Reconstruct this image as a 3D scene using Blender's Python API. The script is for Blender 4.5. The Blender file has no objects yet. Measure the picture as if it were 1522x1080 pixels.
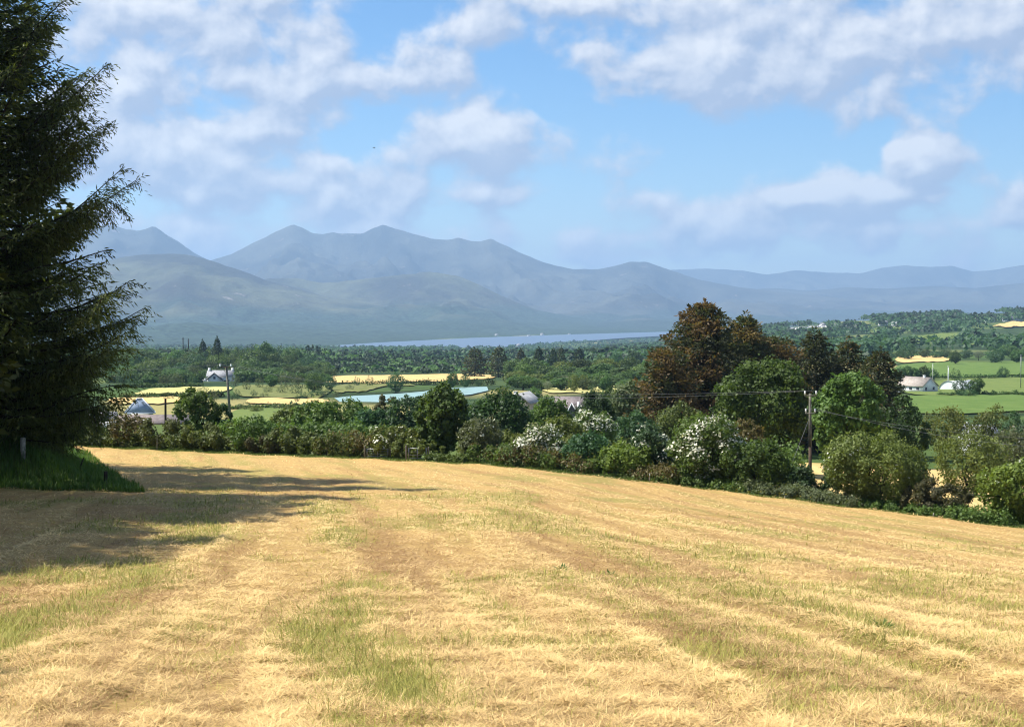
import bpy, math, random
import numpy as np
from mathutils import Vector

random.seed(11)
rng = np.random.default_rng(11)
scene = bpy.context.scene
COL = scene.collection
PI = math.pi

# ------------------------------------------------------------------ camera
F, CX, CY, HROW = 2200.0, 761.0, 540.0, 462.0
PITCH = math.atan((CY - HROW) / F)
CP, SP = math.cos(PITCH), math.sin(PITCH)
cam = bpy.data.cameras.new('camera')
cam.sensor_width = 36.0
cam.lens = 36.0 * F / 1522.0
cam.clip_start = 0.1
cam.clip_end = 90000.0
camo = bpy.data.objects.new('camera', cam)
COL.objects.link(camo)
camo.location = (0, 0, 0)
camo.rotation_euler = (PI / 2 - PITCH, 0, 0)
scene.camera = camo


def ray(px, py):
    a = (px - CX) / F
    b = (CY - py) / F
    d = np.array([a, CP + b * SP, -SP + b * CP])
    return d / d[1]


def at(px, py, Y):
    return ray(px, py) * Y


# ------------------------------------------------------------------ noise
def hash2(ix, iy, seed):
    ix = ix.astype(np.int64); iy = iy.astype(np.int64)
    n = (ix * 374761393 + iy * 668265263 + seed * 1442695041) & 0x7fffffff
    n = ((n ^ (n >> 13)) * 1274126177) & 0x7fffffff
    n = (n ^ (n >> 16)) & 0x7fffffff
    return n / float(0x7fffffff)


def vnoise(x, y, seed=0):
    x = np.asarray(x, float); y = np.asarray(y, float)
    xi = np.floor(x); yi = np.floor(y)
    fx = x - xi; fy = y - yi
    fx = fx * fx * (3 - 2 * fx); fy = fy * fy * (3 - 2 * fy)
    a = hash2(xi, yi, seed); b = hash2(xi + 1, yi, seed)
    c = hash2(xi, yi + 1, seed); d = hash2(xi + 1, yi + 1, seed)
    return (a * (1 - fx) + b * fx) * (1 - fy) + (c * (1 - fx) + d * fx) * fy


def fbm(x, y, seed=0, oct=4, gain=0.5):
    s = 0; a = 1.0; t = 0
    for i in range(oct):
        s = s + a * vnoise(x, y, seed + i * 17)
        t += a
        x = np.asarray(x) * 2.03 + 3.7; y = np.asarray(y) * 2.03 + 1.3
        a *= gain
    return s / t


def sstep(e0, e1, x):
    t = np.clip((np.asarray(x, float) - e0) / (e1 - e0), 0, 1)
    return t * t * (3 - 2 * t)


# ------------------------------------------------------------------ terrain
def hermite(xs, ys):
    xs = np.array(xs, float); ys = np.array(ys, float)
    h = np.diff(xs); d = np.diff(ys) / h
    m = np.zeros_like(xs)
    m[1:-1] = (d[:-1] * h[1:] + d[1:] * h[:-1]) / (h[1:] + h[:-1])
    m[0] = d[0]; m[-1] = d[-1]

    def f(x):
        x = np.clip(np.asarray(x, float), xs[0], xs[-1])
        i = np.clip(np.searchsorted(xs, x) - 1, 0, len(xs) - 2)
        t = (x - xs[i]) / h[i]
        t2 = t * t; t3 = t2 * t
        return ((2 * t3 - 3 * t2 + 1) * ys[i] + (t3 - 2 * t2 + t) * h[i] * m[i]
                + (-2 * t3 + 3 * t2) * ys[i + 1] + (t3 - t2) * h[i] * m[i + 1])
    return f


B0 = hermite([-60, 0, 9, 22, 60, 115, 160, 210, 260, 350, 450, 600, 800, 1000, 1500, 2500, 4500, 6000, 12000, 28000],
             [5.5, -1.7, -2.76, -4.2, -7.8, -11.3, -13.4, -16.2, -18.6, -22, -25, -28.5, -34.5, -40, -53, -76, -110, -111, -111, -111])
BR = hermite([-60, 0, 9, 22, 60, 115, 160, 210, 260, 350, 450, 600, 900, 1300, 2000, 2500, 2900, 3400, 5000, 28000],
             [5.5, -1.7, -2.76, -4.2, -7.8, -11.3, -13.4, -16.2, -18.6, -21.5, -24.3, -27.3, -30.3, -32.5, -22, -11, -3, -14, -108, -111])


def bank_dist(x, y):
    d1 = np.maximum(y - 58.0, -21.5 - x)
    d2 = ((x + 15.0) * -60.0 + (y - 58.5) * -20.0) / 63.25
    d3 = 126.0 - y
    return np.minimum(np.minimum(d1, d2), d3 * 0.7)


def H(x, y, detail=True):
    x = np.asarray(x, float); y = np.asarray(y, float)
    yy = np.maximum(y, 1.0)
    u = x / np.maximum(yy, 60.0)
    w = np.interp(u, [0.04, 0.10, 0.177, 0.222, 0.268, 0.31, 0.346, 0.6], [0, .15, .6, .74, .87, .95, 1.0, 1.05])
    z = B0(y) * (1 - w) + BR(y) * w
    cross = np.interp(x, [-60, -33, 0, 9.4, 26, 60], [1.0, .7, .3, -.6, -2.2, -4.6])
    z = z + cross * sstep(4, 45, y) * (1 - sstep(130, 260, y))
    d = bank_dist(x, y)
    z = z + (2.0 * sstep(0, 6, d) + 0.6 * sstep(5, 14, d))
    # the pond lies in a level hollow
    pm = 1 - sstep(.8, 1.35, np.hypot((x + 30) / 36.0, (y - 443) / 56.0))
    if detail:
        r = np.hypot(x, y)
        z = z + (fbm(x / 7, y / 7, 3, 3) - .5) * .22 * sstep(6, 30, r)
        z = z + (fbm(x / 160, y / 160, 5, 4) - .5) * (1.1 * sstep(260, 700, r) + 6.0 * sstep(1000, 1800, r)) * (1 - sstep(3600, 4400, y))
    return z * (1 - pm) - 25.1 * pm


def gpt(px, Y, off=0.0):
    """ground point under the column px at forward distance Y"""
    x = (px - CX) / F * Y
    return np.array([x, Y, float(H(x, Y)) + off])


def ground_hit(px, py):
    """first forward distance at which the sight line meets the ground"""
    r = ray(px, py)
    Ys = np.geomspace(3, 20000, 4000)
    dz = r[2] * Ys - H(r[0] * Ys, Ys)
    k = np.argmax(dz <= 0)
    if dz[k] > 0:
        k = len(Ys) - 1
    return r * Ys[k]


# ------------------------------------------------------------------ object helpers
def tag(o, label=None, cat=None, group=None, kind=None):
    if label: o['label'] = label
    if cat: o['category'] = cat
    if group: o['group'] = group
    if kind: o['kind'] = kind
    return o


def empty(name, loc=(0, 0, 0), rz=0.0):
    o = bpy.data.objects.new(name, None)
    COL.objects.link(o)
    o.location = loc
    o.rotation_euler = (0, 0, rz)
    o.empty_display_size = 0.3
    return o


def link(name, me, parent=None, loc=None, rz=0.0):
    o = bpy.data.objects.new(name, me)
    COL.objects.link(o)
    if parent: o.parent = parent
    if loc is not None: o.location = loc
    o.rotation_euler = (0, 0, rz)
    return o


def mesh(name, V, faces, mats, face_attr=None, vcol=None, smooth=False, mat_idx=None):
    """faces: array (m,k) or list of such arrays"""
    if not isinstance(faces, list): faces = [faces]
    faces = [np.asarray(f, np.int32) for f in faces if len(f)]
    V = np.asarray(V, np.float32).reshape(-1, 3)
    me = bpy.data.meshes.new(name)
    me.vertices.add(len(V))
    me.vertices.foreach_set('co', V.ravel())
    nl = sum(f.size for f in faces); nf = sum(len(f) for f in faces)
    me.loops.add(nl)
    me.loops.foreach_set('vertex_index', np.concatenate([f.ravel() for f in faces]))
    me.polygons.add(nf)
    starts = []; s = 0
    for f in faces:
        k = f.shape[1]
        starts.append(s + np.arange(len(f)) * k)
        s += f.size
    me.polygons.foreach_set('loop_start', np.concatenate(starts).astype(np.int32))
    if smooth:
        me.polygons.foreach_set('use_smooth', np.ones(nf, bool))
    if mat_idx is not None:
        me.polygons.foreach_set('material_index', np.asarray(mat_idx, np.int32))
    me.update(calc_edges=True)
    if face_attr is not None:
        a = me.attributes.new('tint', 'FLOAT', 'FACE')
        a.data.foreach_set('value', np.asarray(face_attr, np.float32))
    if vcol is not None:
        for nm, arr in vcol.items():
            a = me.attributes.new(nm, 'FLOAT', 'POINT')
            a.data.foreach_set('value', np.asarray(arr, np.float32))
    for m in (mats if isinstance(mats, (list, tuple)) else [mats]):
        me.materials.append(m)
    return me


class Geo:
    """collects quads/tris of several shapes into one mesh"""
    def __init__(self):
        self.v = []; self.f = {3: [], 4: []}; self.n = 0; self.mi = {3: [], 4: []}

    def add(self, V, faces, mi=0):
        V = np.asarray(V, float).reshape(-1, 3)
        for f in faces:
            self.f[len(f)].append([i + self.n for i in f]); self.mi[len(f)].append(mi)
        self.v.append(V); self.n += len(V)
        return self

    def box(self, x0, x1, y0, y1, z0, z1, mi=0):
        V = [(x, y, z) for z in (z0, z1) for y in (y0, y1) for x in (x0, x1)]
        return self.add(V, [(0, 2, 3, 1), (4, 5, 7, 6), (0, 1, 5, 4), (2, 6, 7, 3), (0, 4, 6, 2), (1, 3, 7, 5)], mi)

    def tube(self, pts, rad, n=6, mi=0):
        pts = np.asarray(pts, float); rad = np.broadcast_to(rad, (len(pts),))
        V = []
        for i, p in enumerate(pts):
            t = pts[min(i + 1, len(pts) - 1)] - pts[max(i - 1, 0)]
            t = t / (np.linalg.norm(t) + 1e-9)
            a = np.cross(t, [0.31, 0.17, 0.93] if abs(t[2]) < .9 else [1, 0.1, 0])
            a /= np.linalg.norm(a) + 1e-9
            b = np.cross(t, a)
            for k in range(n):
                c = 2 * PI * k / n
                V.append(p + rad[i] * (math.cos(c) * a + math.sin(c) * b))
        fs = []
        for i in range(len(pts) - 1):
            for k in range(n):
                k2 = (k + 1) % n
                fs.append((i * n + k, i * n + k2, (i + 1) * n + k2, (i + 1) * n + k))
        c0 = len(V); V.append(pts[0]); V.append(pts[-1])
        for k in range(n):
            fs.append((c0, (k + 1) % n, k))
            fs.append((c0 + 1, (len(pts) - 1) * n + k, (len(pts) - 1) * n + (k + 1) % n))
        return self.add(V, fs, mi)

    def prism(self, poly, d0, d1, axis='y', mi=0):
        """polygon (a,b) list extruded along an axis"""
        n = len(poly)
        def P(a, b, d):
            return {'y': (a, d, b), 'x': (d, a, b), 'z': (a, b, d)}[axis]
        V = [P(a, b, d0) for a, b in poly] + [P(a, b, d1) for a, b in poly]
        fs = [(i, (i + 1) % n, n + (i + 1) % n, n + i) for i in range(n)]
        c = len(V)
        ca = sum(p[0] for p in poly) / n; cb = sum(p[1] for p in poly) / n
        V += [P(ca, cb, d0), P(ca, cb, d1)]
        for i in range(n):
            fs.append((c, (i + 1) % n, i)); fs.append((c + 1, n + i, n + (i + 1) % n))
        return self.add(V, fs, mi)

    def mesh(self, name, mats, smooth=False):
        fl = []; mi = []
        for k in (3, 4):
            if self.f[k]:
                fl.append(np.array(self.f[k])); mi += self.mi[k]
        return mesh(name, np.concatenate(self.v), fl, mats, smooth=smooth, mat_idx=mi)


# ------------------------------------------------------------------ materials
def new_mat(name):
    m = bpy.data.materials.new(name)
    m.use_nodes = True
    nt = m.node_tree
    nt.nodes.clear()
    out = nt.nodes.new('ShaderNodeOutputMaterial')
    return m, nt, out


def nd(nt, typ, **kw):
    n = nt.nodes.new(typ)
    for k, v in kw.items():
        if hasattr(n, k) and not k.startswith('i_'):
            setattr(n, k, v)
    return n


def mth(nt, op, a, b=None, c=None, clamp=False):
    n = nt.nodes.new('ShaderNodeMath'); n.operation = op; n.use_clamp = clamp
    for i, v in enumerate((a, b, c)):
        if v is None: continue
        if isinstance(v, (int, float)): n.inputs[i].default_value = v
        else: nt.links.new(v, n.inputs[i])
    return n.outputs[0]


def mixc(nt, f, a, b, mode='MIX'):
    n = nt.nodes.new('ShaderNodeMix'); n.data_type = 'RGBA'; n.blend_type = mode
    for s, v in ((n.inputs[0], f), (n.inputs[6], a), (n.inputs[7], b)):
        if isinstance(v, (int, float)): s.default_value = v
        elif isinstance(v, tuple): s.default_value = (*v, 1) if len(v) == 3 else v
        else: nt.links.new(v, s)
    return n.outputs[2]


def noise(nt, vec, scale, detail=4, rough=.55, dim='3D', dist=0.0):
    n = nt.nodes.new('ShaderNodeTexNoise'); n.noise_dimensions = dim
    n.inputs['Scale'].default_value = scale
    n.inputs['Detail'].default_value = detail
    n.inputs['Roughness'].default_value = rough
    n.inputs['Distortion'].default_value = dist
    if vec is not None: nt.links.new(vec, n.inputs['Vector'])
    return n.outputs['Fac']


def ramp(nt, f, a, b):
    n = nt.nodes.new('ShaderNodeMapRange'); n.interpolation_type = 'SMOOTHSTEP'
    n.inputs['From Min'].default_value = a; n.inputs['From Max'].default_value = b
    nt.links.new(f, n.inputs['Value'])
    return n.outputs[0]


def mapping(nt, vec, rot=(0, 0, 0), sc=(1, 1, 1), loc=(0, 0, 0)):
    n = nt.nodes.new('ShaderNodeMapping')
    n.inputs['Rotation'].default_value = rot; n.inputs['Scale'].default_value = sc
    n.inputs['Location'].default_value = loc
    nt.links.new(vec, n.inputs['Vector'])
    return n.outputs[0]


def principled(nt, out, color, rough=.8, spec=.3, bump=None, bump_d=.02, metal=0):
    p = nt.nodes.new('ShaderNodeBsdfPrincipled')
    p.inputs['Roughness'].default_value = rough
    p.inputs['Specular IOR Level'].default_value = spec
    p.inputs['Metallic'].default_value = metal
    if isinstance(color, tuple): p.inputs['Base Color'].default_value = (*color, 1)
    else: nt.links.new(color, p.inputs['Base Color'])
    if bump is not None:
        b = nt.nodes.new('ShaderNodeBump'); b.inputs['Distance'].default_value = bump_d
        b.inputs['Strength'].default_value = 1.0
        nt.links.new(bump, b.inputs['Height']); nt.links.new(b.outputs[0], p.inputs['Normal'])
    nt.links.new(p.outputs[0], out.inputs['Surface'])
    return p


def leaf_mat(name, dark, light, var=.35, trans=.36, rough=.55, hue=.03):
    """leaf colour varies from leaf to leaf (tint), over patches and from plant to plant"""
    m, nt, out = new_mat(name)
    at_ = nd(nt, 'ShaderNodeAttribute', attribute_name='tint')
    oi = nt.nodes.new('ShaderNodeObjectInfo')
    tc = nt.nodes.new('ShaderNodeTexCoord')
    pn = noise(nt, tc.outputs['Object'], .55, 2)
    f = mth(nt, 'ADD', mth(nt, 'MULTIPLY', at_.outputs['Fac'], .65), mth(nt, 'MULTIPLY', ramp(nt, pn, .35, .65), .35), clamp=True)
    c = mixc(nt, f, dark, light)
    hs = nt.nodes.new('ShaderNodeHueSaturation')
    nt.links.new(c, hs.inputs['Color'])
    nt.links.new(mth(nt, 'ADD', mth(nt, 'MULTIPLY', oi.outputs['Random'], hue), .5 - hue / 2), hs.inputs['Hue'])
    nt.links.new(mth(nt, 'ADD', mth(nt, 'MULTIPLY', oi.outputs['Random'], var), 1 - var / 2), hs.inputs['Value'])
    p = nt.nodes.new('ShaderNodeBsdfPrincipled')
    p.inputs['Roughness'].default_value = rough
    p.inputs['Specular IOR Level'].default_value = .25
    nt.links.new(hs.outputs[0], p.inputs['Base Color'])
    t = nt.nodes.new('ShaderNodeBsdfTranslucent')
    tcol = mixc(nt, 1.0, hs.outputs[0], (1.15, 1.2, .6), 'MULTIPLY')
    nt.links.new(tcol, t.inputs['Color'])
    mx = nt.nodes.new('ShaderNodeMixShader'); mx.inputs[0].default_value = trans
    nt.links.new(p.outputs[0], mx.inputs[1]); nt.links.new(t.outputs[0], mx.inputs[2])
    nt.links.new(mx.outputs[0], out.inputs['Surface'])
    return m


def plain_mat(name, c1, c2, scale=3.0, rough=.8, spec=.3, metal=0, bump=0.0, detail=4):
    m, nt, out = new_mat(name)
    tc = nt.nodes.new('ShaderNodeTexCoord')
    n = noise(nt, tc.outputs['Object'], scale, detail)
    c = mixc(nt, ramp(nt, n, .3, .7), c1, c2)
    principled(nt, out, c, rough, spec, n if bump else None, bump, metal)
    return m


M = {}
#            dark                 light
LEAF = {
    'sycamore': ((.034, .074, .015), (.130, .205, .042)),
    'dark':     ((.024, .054, .018), (.066, .122, .036)),
    'teal':     ((.034, .076, .034), (.088, .165, .064)),
    'mid':      ((.056, .096, .022), (.150, .220, .050)),
    'olive':    ((.075, .104, .024), (.205, .245, .060)),
    'lime':     ((.090, .150, .024), (.215, .285, .052)),
    'willow':   ((.085, .108, .050), (.175, .205, .098)),
    'bramble':  ((.054, .074, .020), (.155, .178, .048)),
    'rust':     ((.075, .066, .022), (.175, .145, .050)),
    'purple':   ((.056, .058, .026), (.130, .122, .056)),
    'silver':   ((.130, .155, .105), (.240, .265, .185)),
    'yellow':   ((.180, .180, .024), (.360, .330, .034)),
    'gorse':    ((.050, .066, .020), (.230, .225, .045)),
    'deadspruce': ((.082, .057, .022), (.225, .150, .062)),
    'greyspruce': ((.034, .044, .020), (.096, .105, .048)),
    'spruce':   ((.030, .048, .013), (.140, .155, .036)),
    'farwood':  ((.038, .076, .024), (.135, .205, .056)),
    'pine':     ((.028, .050, .028), (.066, .094, .046)),
}
for k, (d, l) in LEAF.items():
    M[k] = leaf_mat('leaves_' + k, d, l)
for k in ('farwood',):
    M[k] = leaf_mat('leaves_' + k, *LEAF[k], var=.75, hue=.05)
M['blossom'] = leaf_mat('blossom', (.50, .50, .38), (.80, .80, .68), var=.1, trans=.2, hue=0)
M['grass_tall'] = leaf_mat('grass_blades', (.045, .095, .016), (.115, .195, .034), var=.1, trans=.3)
M['verge'] = leaf_mat('verge_blades', (.060, .100, .020), (.190, .230, .050), var=.1, trans=.3)
M['buttercup'] = leaf_mat('buttercups', (.25, .28, .02), (.60, .50, .03), var=.1)
M['bark'] = plain_mat('bark', (.045, .036, .028), (.12, .10, .08), 6, .9, .1, bump=.02)
M['bark_dark'] = plain_mat('bark_dark', (.022, .018, .014), (.055, .045, .034), 6, .95, .05, bump=.02)
M['twig_dead'] = plain_mat('dead_wood', (.22, .20, .16), (.42, .39, .32), 8, .9, .1)
M['post'] = plain_mat('weathered_post', (.22, .21, .17), (.42, .40, .34), 9, .9, .1, bump=.01)
M['post_dark'] = plain_mat('tarred_post', (.018, .015, .012), (.05, .04, .032), 9, .9, .1)
M['pole'] = plain_mat('pole_timber', (.10, .095, .075), (.21, .20, .165), 3, .85, .15)
M['pole_low'] = plain_mat('pole_creosote', (.05, .035, .025), (.10, .07, .05), 3, .85, .15)
M['galv'] = plain_mat('galvanised_steel', (.20, .21, .21), (.34, .35, .36), 5, .45, .5, metal=.7)
M['ceramic'] = plain_mat('insulator_porcelain', (.70, .70, .66), (.82, .82, .80), 5, .25, .6)
M['wire'] = plain_mat('wire_aluminium', (.10, .105, .11), (.18, .18, .19), 2, .5, .4)
M['wall_white'] = plain_mat('wall_whitewash', (.70, .70, .67), (.84, .84, .82), 1.2, .9, .2)
M['wall_beige'] = plain_mat('wall_render', (.36, .31, .25), (.46, .40, .33), 1.2, .9, .2)
M['slate'] = plain_mat('roof_slate', (.20, .205, .215), (.32, .325, .335), 1.8, .7, .3)
M['slate_brown'] = plain_mat('roof_tile_brown', (.155, .125, .115), (.25, .21, .195), 1.8, .8, .2)
M['slate_tan'] = plain_mat('roof_tile_tan', (.30, .255, .215), (.42, .37, .32), 1.8, .8, .2)
M['slate_purple'] = plain_mat('roof_tile_weathered', (.13, .11, .11), (.22, .19, .185), 1.8, .8, .2)
M['window'] = plain_mat('window_glass', (.02, .025, .035), (.05, .06, .08), 2, .1, .6)
M['sunglass'] = plain_mat('tinted_roof_glass', (.21, .27, .36), (.30, .37, .46), 1.5, .25, .5)
M['glazing_bar'] = plain_mat('glazing_bar', (.45, .50, .56), (.60, .64, .68), 3, .4, .4)
M['bargeboard'] = plain_mat('bargeboard_dark', (.03, .03, .032), (.05, .05, .052), 3, .6, .3)
M['plastic'] = plain_mat('polytunnel_skin', (.66, .70, .70), (.80, .82, .82), .8, .35, .5)
M['stone'] = plain_mat('rubble_stone', (.13, .115, .10), (.24, .215, .19), 1.5, .95, .1, bump=.05)
M['bird'] = plain_mat('bird_plumage', (.02, .02, .022), (.04, .04, .045), 5, .7, .2)


# --- grounds
def attr(nt, nm):
    return nd(nt, 'ShaderNodeAttribute', attribute_name=nm).outputs['Fac']


# hay: straw cover with regrowth showing between the swaths
m, nt, out = new_mat('mown_hay'); M['hay'] = m
geo = nt.nodes.new('ShaderNodeNewGeometry')
P = geo.outputs['Position']
fine = noise(nt, mapping(nt, P, (0, 0, math.radians(40)), (1.0, 2.2, 1)), 7.0, 6, .7)
fine2 = noise(nt, P, 26.0, 3, .7)
mid_ = noise(nt, mapping(nt, P, (0, 0, math.radians(7)), (1.0, .28, 1)), .9, 5, .6)
c = mixc(nt, ramp(nt, fine, .30, .70), (.29, .175, .062), (.60, .415, .150))
c = mixc(nt, mth(nt, 'MULTIPLY', ramp(nt, mid_, .45, .75), .45), c, (.40, .225, .085))
c = mixc(nt, mth(nt, 'MULTIPLY', attr(nt, 'brown'), .6), c, (.30, .165, .065))
gf = mth(nt, 'MULTIPLY', attr(nt, 'green'), mth(nt, 'ADD', .35, ramp(nt, fine, .35, .65)), clamp=True)
c = mixc(nt, gf, c, (.19, .215, .045))
c = mixc(nt, mth(nt, 'MULTIPLY', ramp(nt, fine2, .30, .75), .35), c, (.72, .50, .19))
hgt = mth(nt, 'ADD', fine, mth(nt, 'MULTIPLY', fine2, .35))
principled(nt, out, c, .85, .12, hgt, .07)

# straw blades
def straw_mat(name, dark, light, trans):
    m, nt, out = new_mat(name)
    a = attr(nt, 'tint')
    c = mixc(nt, a, dark, light)
    p = nt.nodes.new('ShaderNodeBsdfPrincipled'); p.inputs['Roughness'].default_value = .6
    p.inputs['Specular IOR Level'].default_value = .2
    nt.links.new(c, p.inputs['Base Color'])
    t = nt.nodes.new('ShaderNodeBsdfTranslucent'); nt.links.new(c, t.inputs['Color'])
    mx = nt.nodes.new('ShaderNodeMixShader'); mx.inputs[0].default_value = trans
    nt.links.new(p.outputs[0], mx.inputs[1]); nt.links.new(t.outputs[0], mx.inputs[2])
    nt.links.new(mx.outputs[0], out.inputs['Surface'])
    return m
M['straw'] = straw_mat('straw', (.245, .132, .050), (.82, .60, .262), .2)
M['regrowth'] = straw_mat('regrowth_blades', (.17, .19, .036), (.56, .50, .13), .3)

# open ground near, patchwork of pasture and hedges farther off
m, nt, out = new_mat('countryside'); M['ground'] = m
geo = nt.nodes.new('ShaderNodeNewGeometry'); P = geo.outputs['Position']
flat = mapping(nt, P, (0, 0, .4), (1, 1, 0))
vo = nt.nodes.new('ShaderNodeTexVoronoi'); vo.voronoi_dimensions = '2D'; vo.inputs['Scale'].default_value = 1 / 170
nt.links.new(flat, vo.inputs['Vector'])
ve = nt.nodes.new('ShaderNodeTexVoronoi'); ve.voronoi_dimensions = '2D'; ve.feature = 'DISTANCE_TO_EDGE'; ve.inputs['Scale'].default_value = 1 / 170
nt.links.new(flat, ve.inputs['Vector'])
sep = nt.nodes.new('ShaderNodeSeparateColor'); nt.links.new(vo.outputs['Color'], sep.inputs[0])
gn = noise(nt, P, .05, 6, .65)
gfine = noise(nt, P, .9, 5, .65)
c = mixc(nt, sep.outputs[0], (.060, .105, .028), (.150, .175, .055))
c = mixc(nt, ramp(nt, sep.outputs[1], .80, .86), c, (.34, .29, .12))
c = mixc(nt, mth(nt, 'MULTIPLY', ramp(nt, gfine, .3, .7), .5), c, (.055, .085, .025))
wood = ramp(nt, noise(nt, P, 1 / 420, 5, .6), .44, .52)
tre = mixc(nt, ramp(nt, gn, .35, .65), (.020, .040, .018), (.055, .085, .034))
c = mixc(nt, wood, c, tre)
hedge = ramp(nt, ve.outputs['Distance'], .06, .03)
c = mixc(nt, hedge, c, (.028, .048, .020))
principled(nt, out, c, .95, .05, gfine, .15)


def field_mat(name, c1, c2, c3, sc=.25, rot=.3):
    m, nt, out = new_mat(name)
    geo = nt.nodes.new('ShaderNodeNewGeometry'); P = geo.outputs['Position']
    a = noise(nt, mapping(nt, P, (0, 0, rot), (1, .25, 1)), sc, 5, .6)
    b = noise(nt, P, sc * 6, 4, .7)
    c = mixc(nt, ramp(nt, a, .3, .7), c1, c2)
    c = mixc(nt, mth(nt, 'MULTIPLY', ramp(nt, b, .4, .75), .55), c, c3)
    principled(nt, out, c, .9, .1, b, .1)
    return m
M['f_hay'] = field_mat('far_hay', (.50, .36, .14), (.62, .45, .19), (.40, .27, .10))
M['f_pale'] = field_mat('pale_stubble', (.42, .38, .14), (.52, .47, .19), (.30, .30, .10))
M['f_green'] = field_mat('lush_pasture', (.080, .140, .028), (.115, .175, .040), (.100, .130, .036))
M['f_green2'] = field_mat('cropped_pasture', (.110, .155, .038), (.150, .190, .050), (.090, .125, .032))
M['f_olive'] = field_mat('rough_pasture', (.13, .15, .045), (.19, .195, .065), (.08, .10, .03))

# lake and pond
def water_mat(name, col, rough):
    m, nt, out = new_mat(name)
    geo = nt.nodes.new('ShaderNodeNewGeometry')
    n = noise(nt, geo.outputs['Position'], .35, 4, .6)
    principled(nt, out, col, rough, .5, n, .05)
    return m
M['lake'] = water_mat('lake_water', (.09, .13, .18), .36)
M['pond'] = water_mat('pond_water', (.24, .36, .33), .4)

# mountains: grass, dark heather patches imitating cloud shadow, scree, forestry low down
def hill_mat(name, hi, lo, forest, fz0, fz1):
    m, nt, out = new_mat(name)
    geo = nt.nodes.new('ShaderNodeNewGeometry'); P = geo.outputs['Position']
    sz = nt.nodes.new('ShaderNodeSeparateXYZ'); nt.links.new(P, sz.inputs[0])
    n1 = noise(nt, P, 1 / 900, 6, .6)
    n2 = noise(nt, P, 1 / 150, 5, .65)
    n3 = noise(nt, P, 1 / 28, 3, .7)
    c = mixc(nt, ramp(nt, n1, .40, .60), lo, hi)  # broad dark patches put a cloud-shadow look into the heather colour
    c = mixc(nt, mth(nt, 'MULTIPLY', ramp(nt, n2, .45, .70), .6), c, (.055, .052, .040))
    c = mixc(nt, ramp(nt, n2, .64, .72), c, (.22, .20, .17))
    hh = mth(nt, 'ADD', sz.outputs[2], mth(nt, 'MULTIPLY', mth(nt, 'SUBTRACT', n1, .5), 420.0))
    ff = ramp(nt, hh, fz1, fz0)
    fc = mixc(nt, ramp(nt, n3, .35, .65), forest, tuple(x * 2.3 for x in forest))
    c = mixc(nt, ff, c, fc)
    principled(nt, out, c, .95, .05, n2, 25)
    return m
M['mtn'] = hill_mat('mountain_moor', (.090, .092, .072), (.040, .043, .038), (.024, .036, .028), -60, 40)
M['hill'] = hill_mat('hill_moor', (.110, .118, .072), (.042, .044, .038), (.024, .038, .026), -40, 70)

# ------------------------------------------------------------------ ground sheet
def polar_ground():
    rs = [0.0]
    r = 1.0
    while r < 27000:
        rs.append(r); r *= 1.0185
    rs = np.array(rs)
    th = np.concatenate([np.arange(-36, 36.01, .28), np.arange(39, 321.1, 3.0)])
    th = np.radians(th)
    R, T = np.meshgrid(rs[1:], th, indexing='ij')
    X = R * np.sin(T); Y = R * np.cos(T)
    Z = H(X, Y)
    # the hay field is laid over this: keep the sheet below it
    xl = np.where(Y < 58.5, -21.0, -15 - 20 * (Y - 58.5) / 59.0 + 1.2); xr = np.minimum(-33 + 59 * (115 - Y) / 40.0 - 1.6, 45)
    Z = Z - .4 * ((X > xl) & (X < xr) & (Y > -10))
    V = np.stack([X, Y, Z], -1).reshape(-1, 3)
    nr, ntv = R.shape
    i, j = np.meshgrid(np.arange(nr - 1), np.arange(ntv), indexing='ij')
    j2 = (j + 1) % ntv
    Fq = np.stack([i * ntv + j, (i + 1) * ntv + j, (i + 1) * ntv + j2, i * ntv + j2], -1).reshape(-1, 4)[:, ::-1]
    V = np.vstack([V, [[0, 0, float(H(0, 0))]]])
    c = len(V) - 1
    jj = np.arange(ntv)
    Ft = np.stack([np.full(ntv, c), (jj + 1) % ntv, jj], -1)
    o = link('ground', mesh('ground', V, [Ft, Fq], M['ground'], smooth=True))
    tag(o, 'rolling green farmland falling away towards the lake', kind='structure')
polar_ground()


# ------------------------------------------------------------------ mown field in front
def edge_Y(px):
    a = (px - CX) / F
    t = (a * 115 + 33) / (59 + 40 * a)
    return 115 - 40 * t


def across(x, y):
    return x + .10 * y + .0009 * y * y


def field_pattern(x, y):
    ac = across(x, y)
    wob = (fbm(x / 6, y / 8, 21, 3) - .5) * 2.0
    a2 = ac + wob
    g = np.zeros_like(x)
    for c0, wd, st in ((.30, .62, 1.15), (6.15, .5, 1.0), (8.0, .4, .75), (-3.3, 1.25, 1.25), (3.2, .3, .3), (-5.6, 1.0, .7), (11.2, .5, .5), (14.5, .6, .4)):
        g = np.maximum(g, st * np.exp(-((a2 - c0) / wd) ** 2))
    g = g * (.10 + 1.2 * sstep(.38, .62, fbm(x / 1.8, y / 4, 31, 3)))
    g = g * (1 - .5 * sstep(30, 70, y))
    fine = fbm(ac / .9, y / 16, 33, 3)
    g = np.maximum(g, .6 * sstep(.60, .74, fine))
    g = np.maximum(g, .75 * sstep(.58, .72, fbm(x / 4.5, y / 4.5, 41, 4)))
    st = .5 + .5 * np.sin(a2 * 2 * PI / 2.9)
    b = sstep(.50, .72, fbm(a2 / .9, y / 14, 51, 3)) * .85 + .35 * st * .6 * sstep(.35, .6, fbm(x / 12, y / 12, 61, 2))
    return np.clip(g, 0, 1), np.clip(b, 0, 1)


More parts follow.
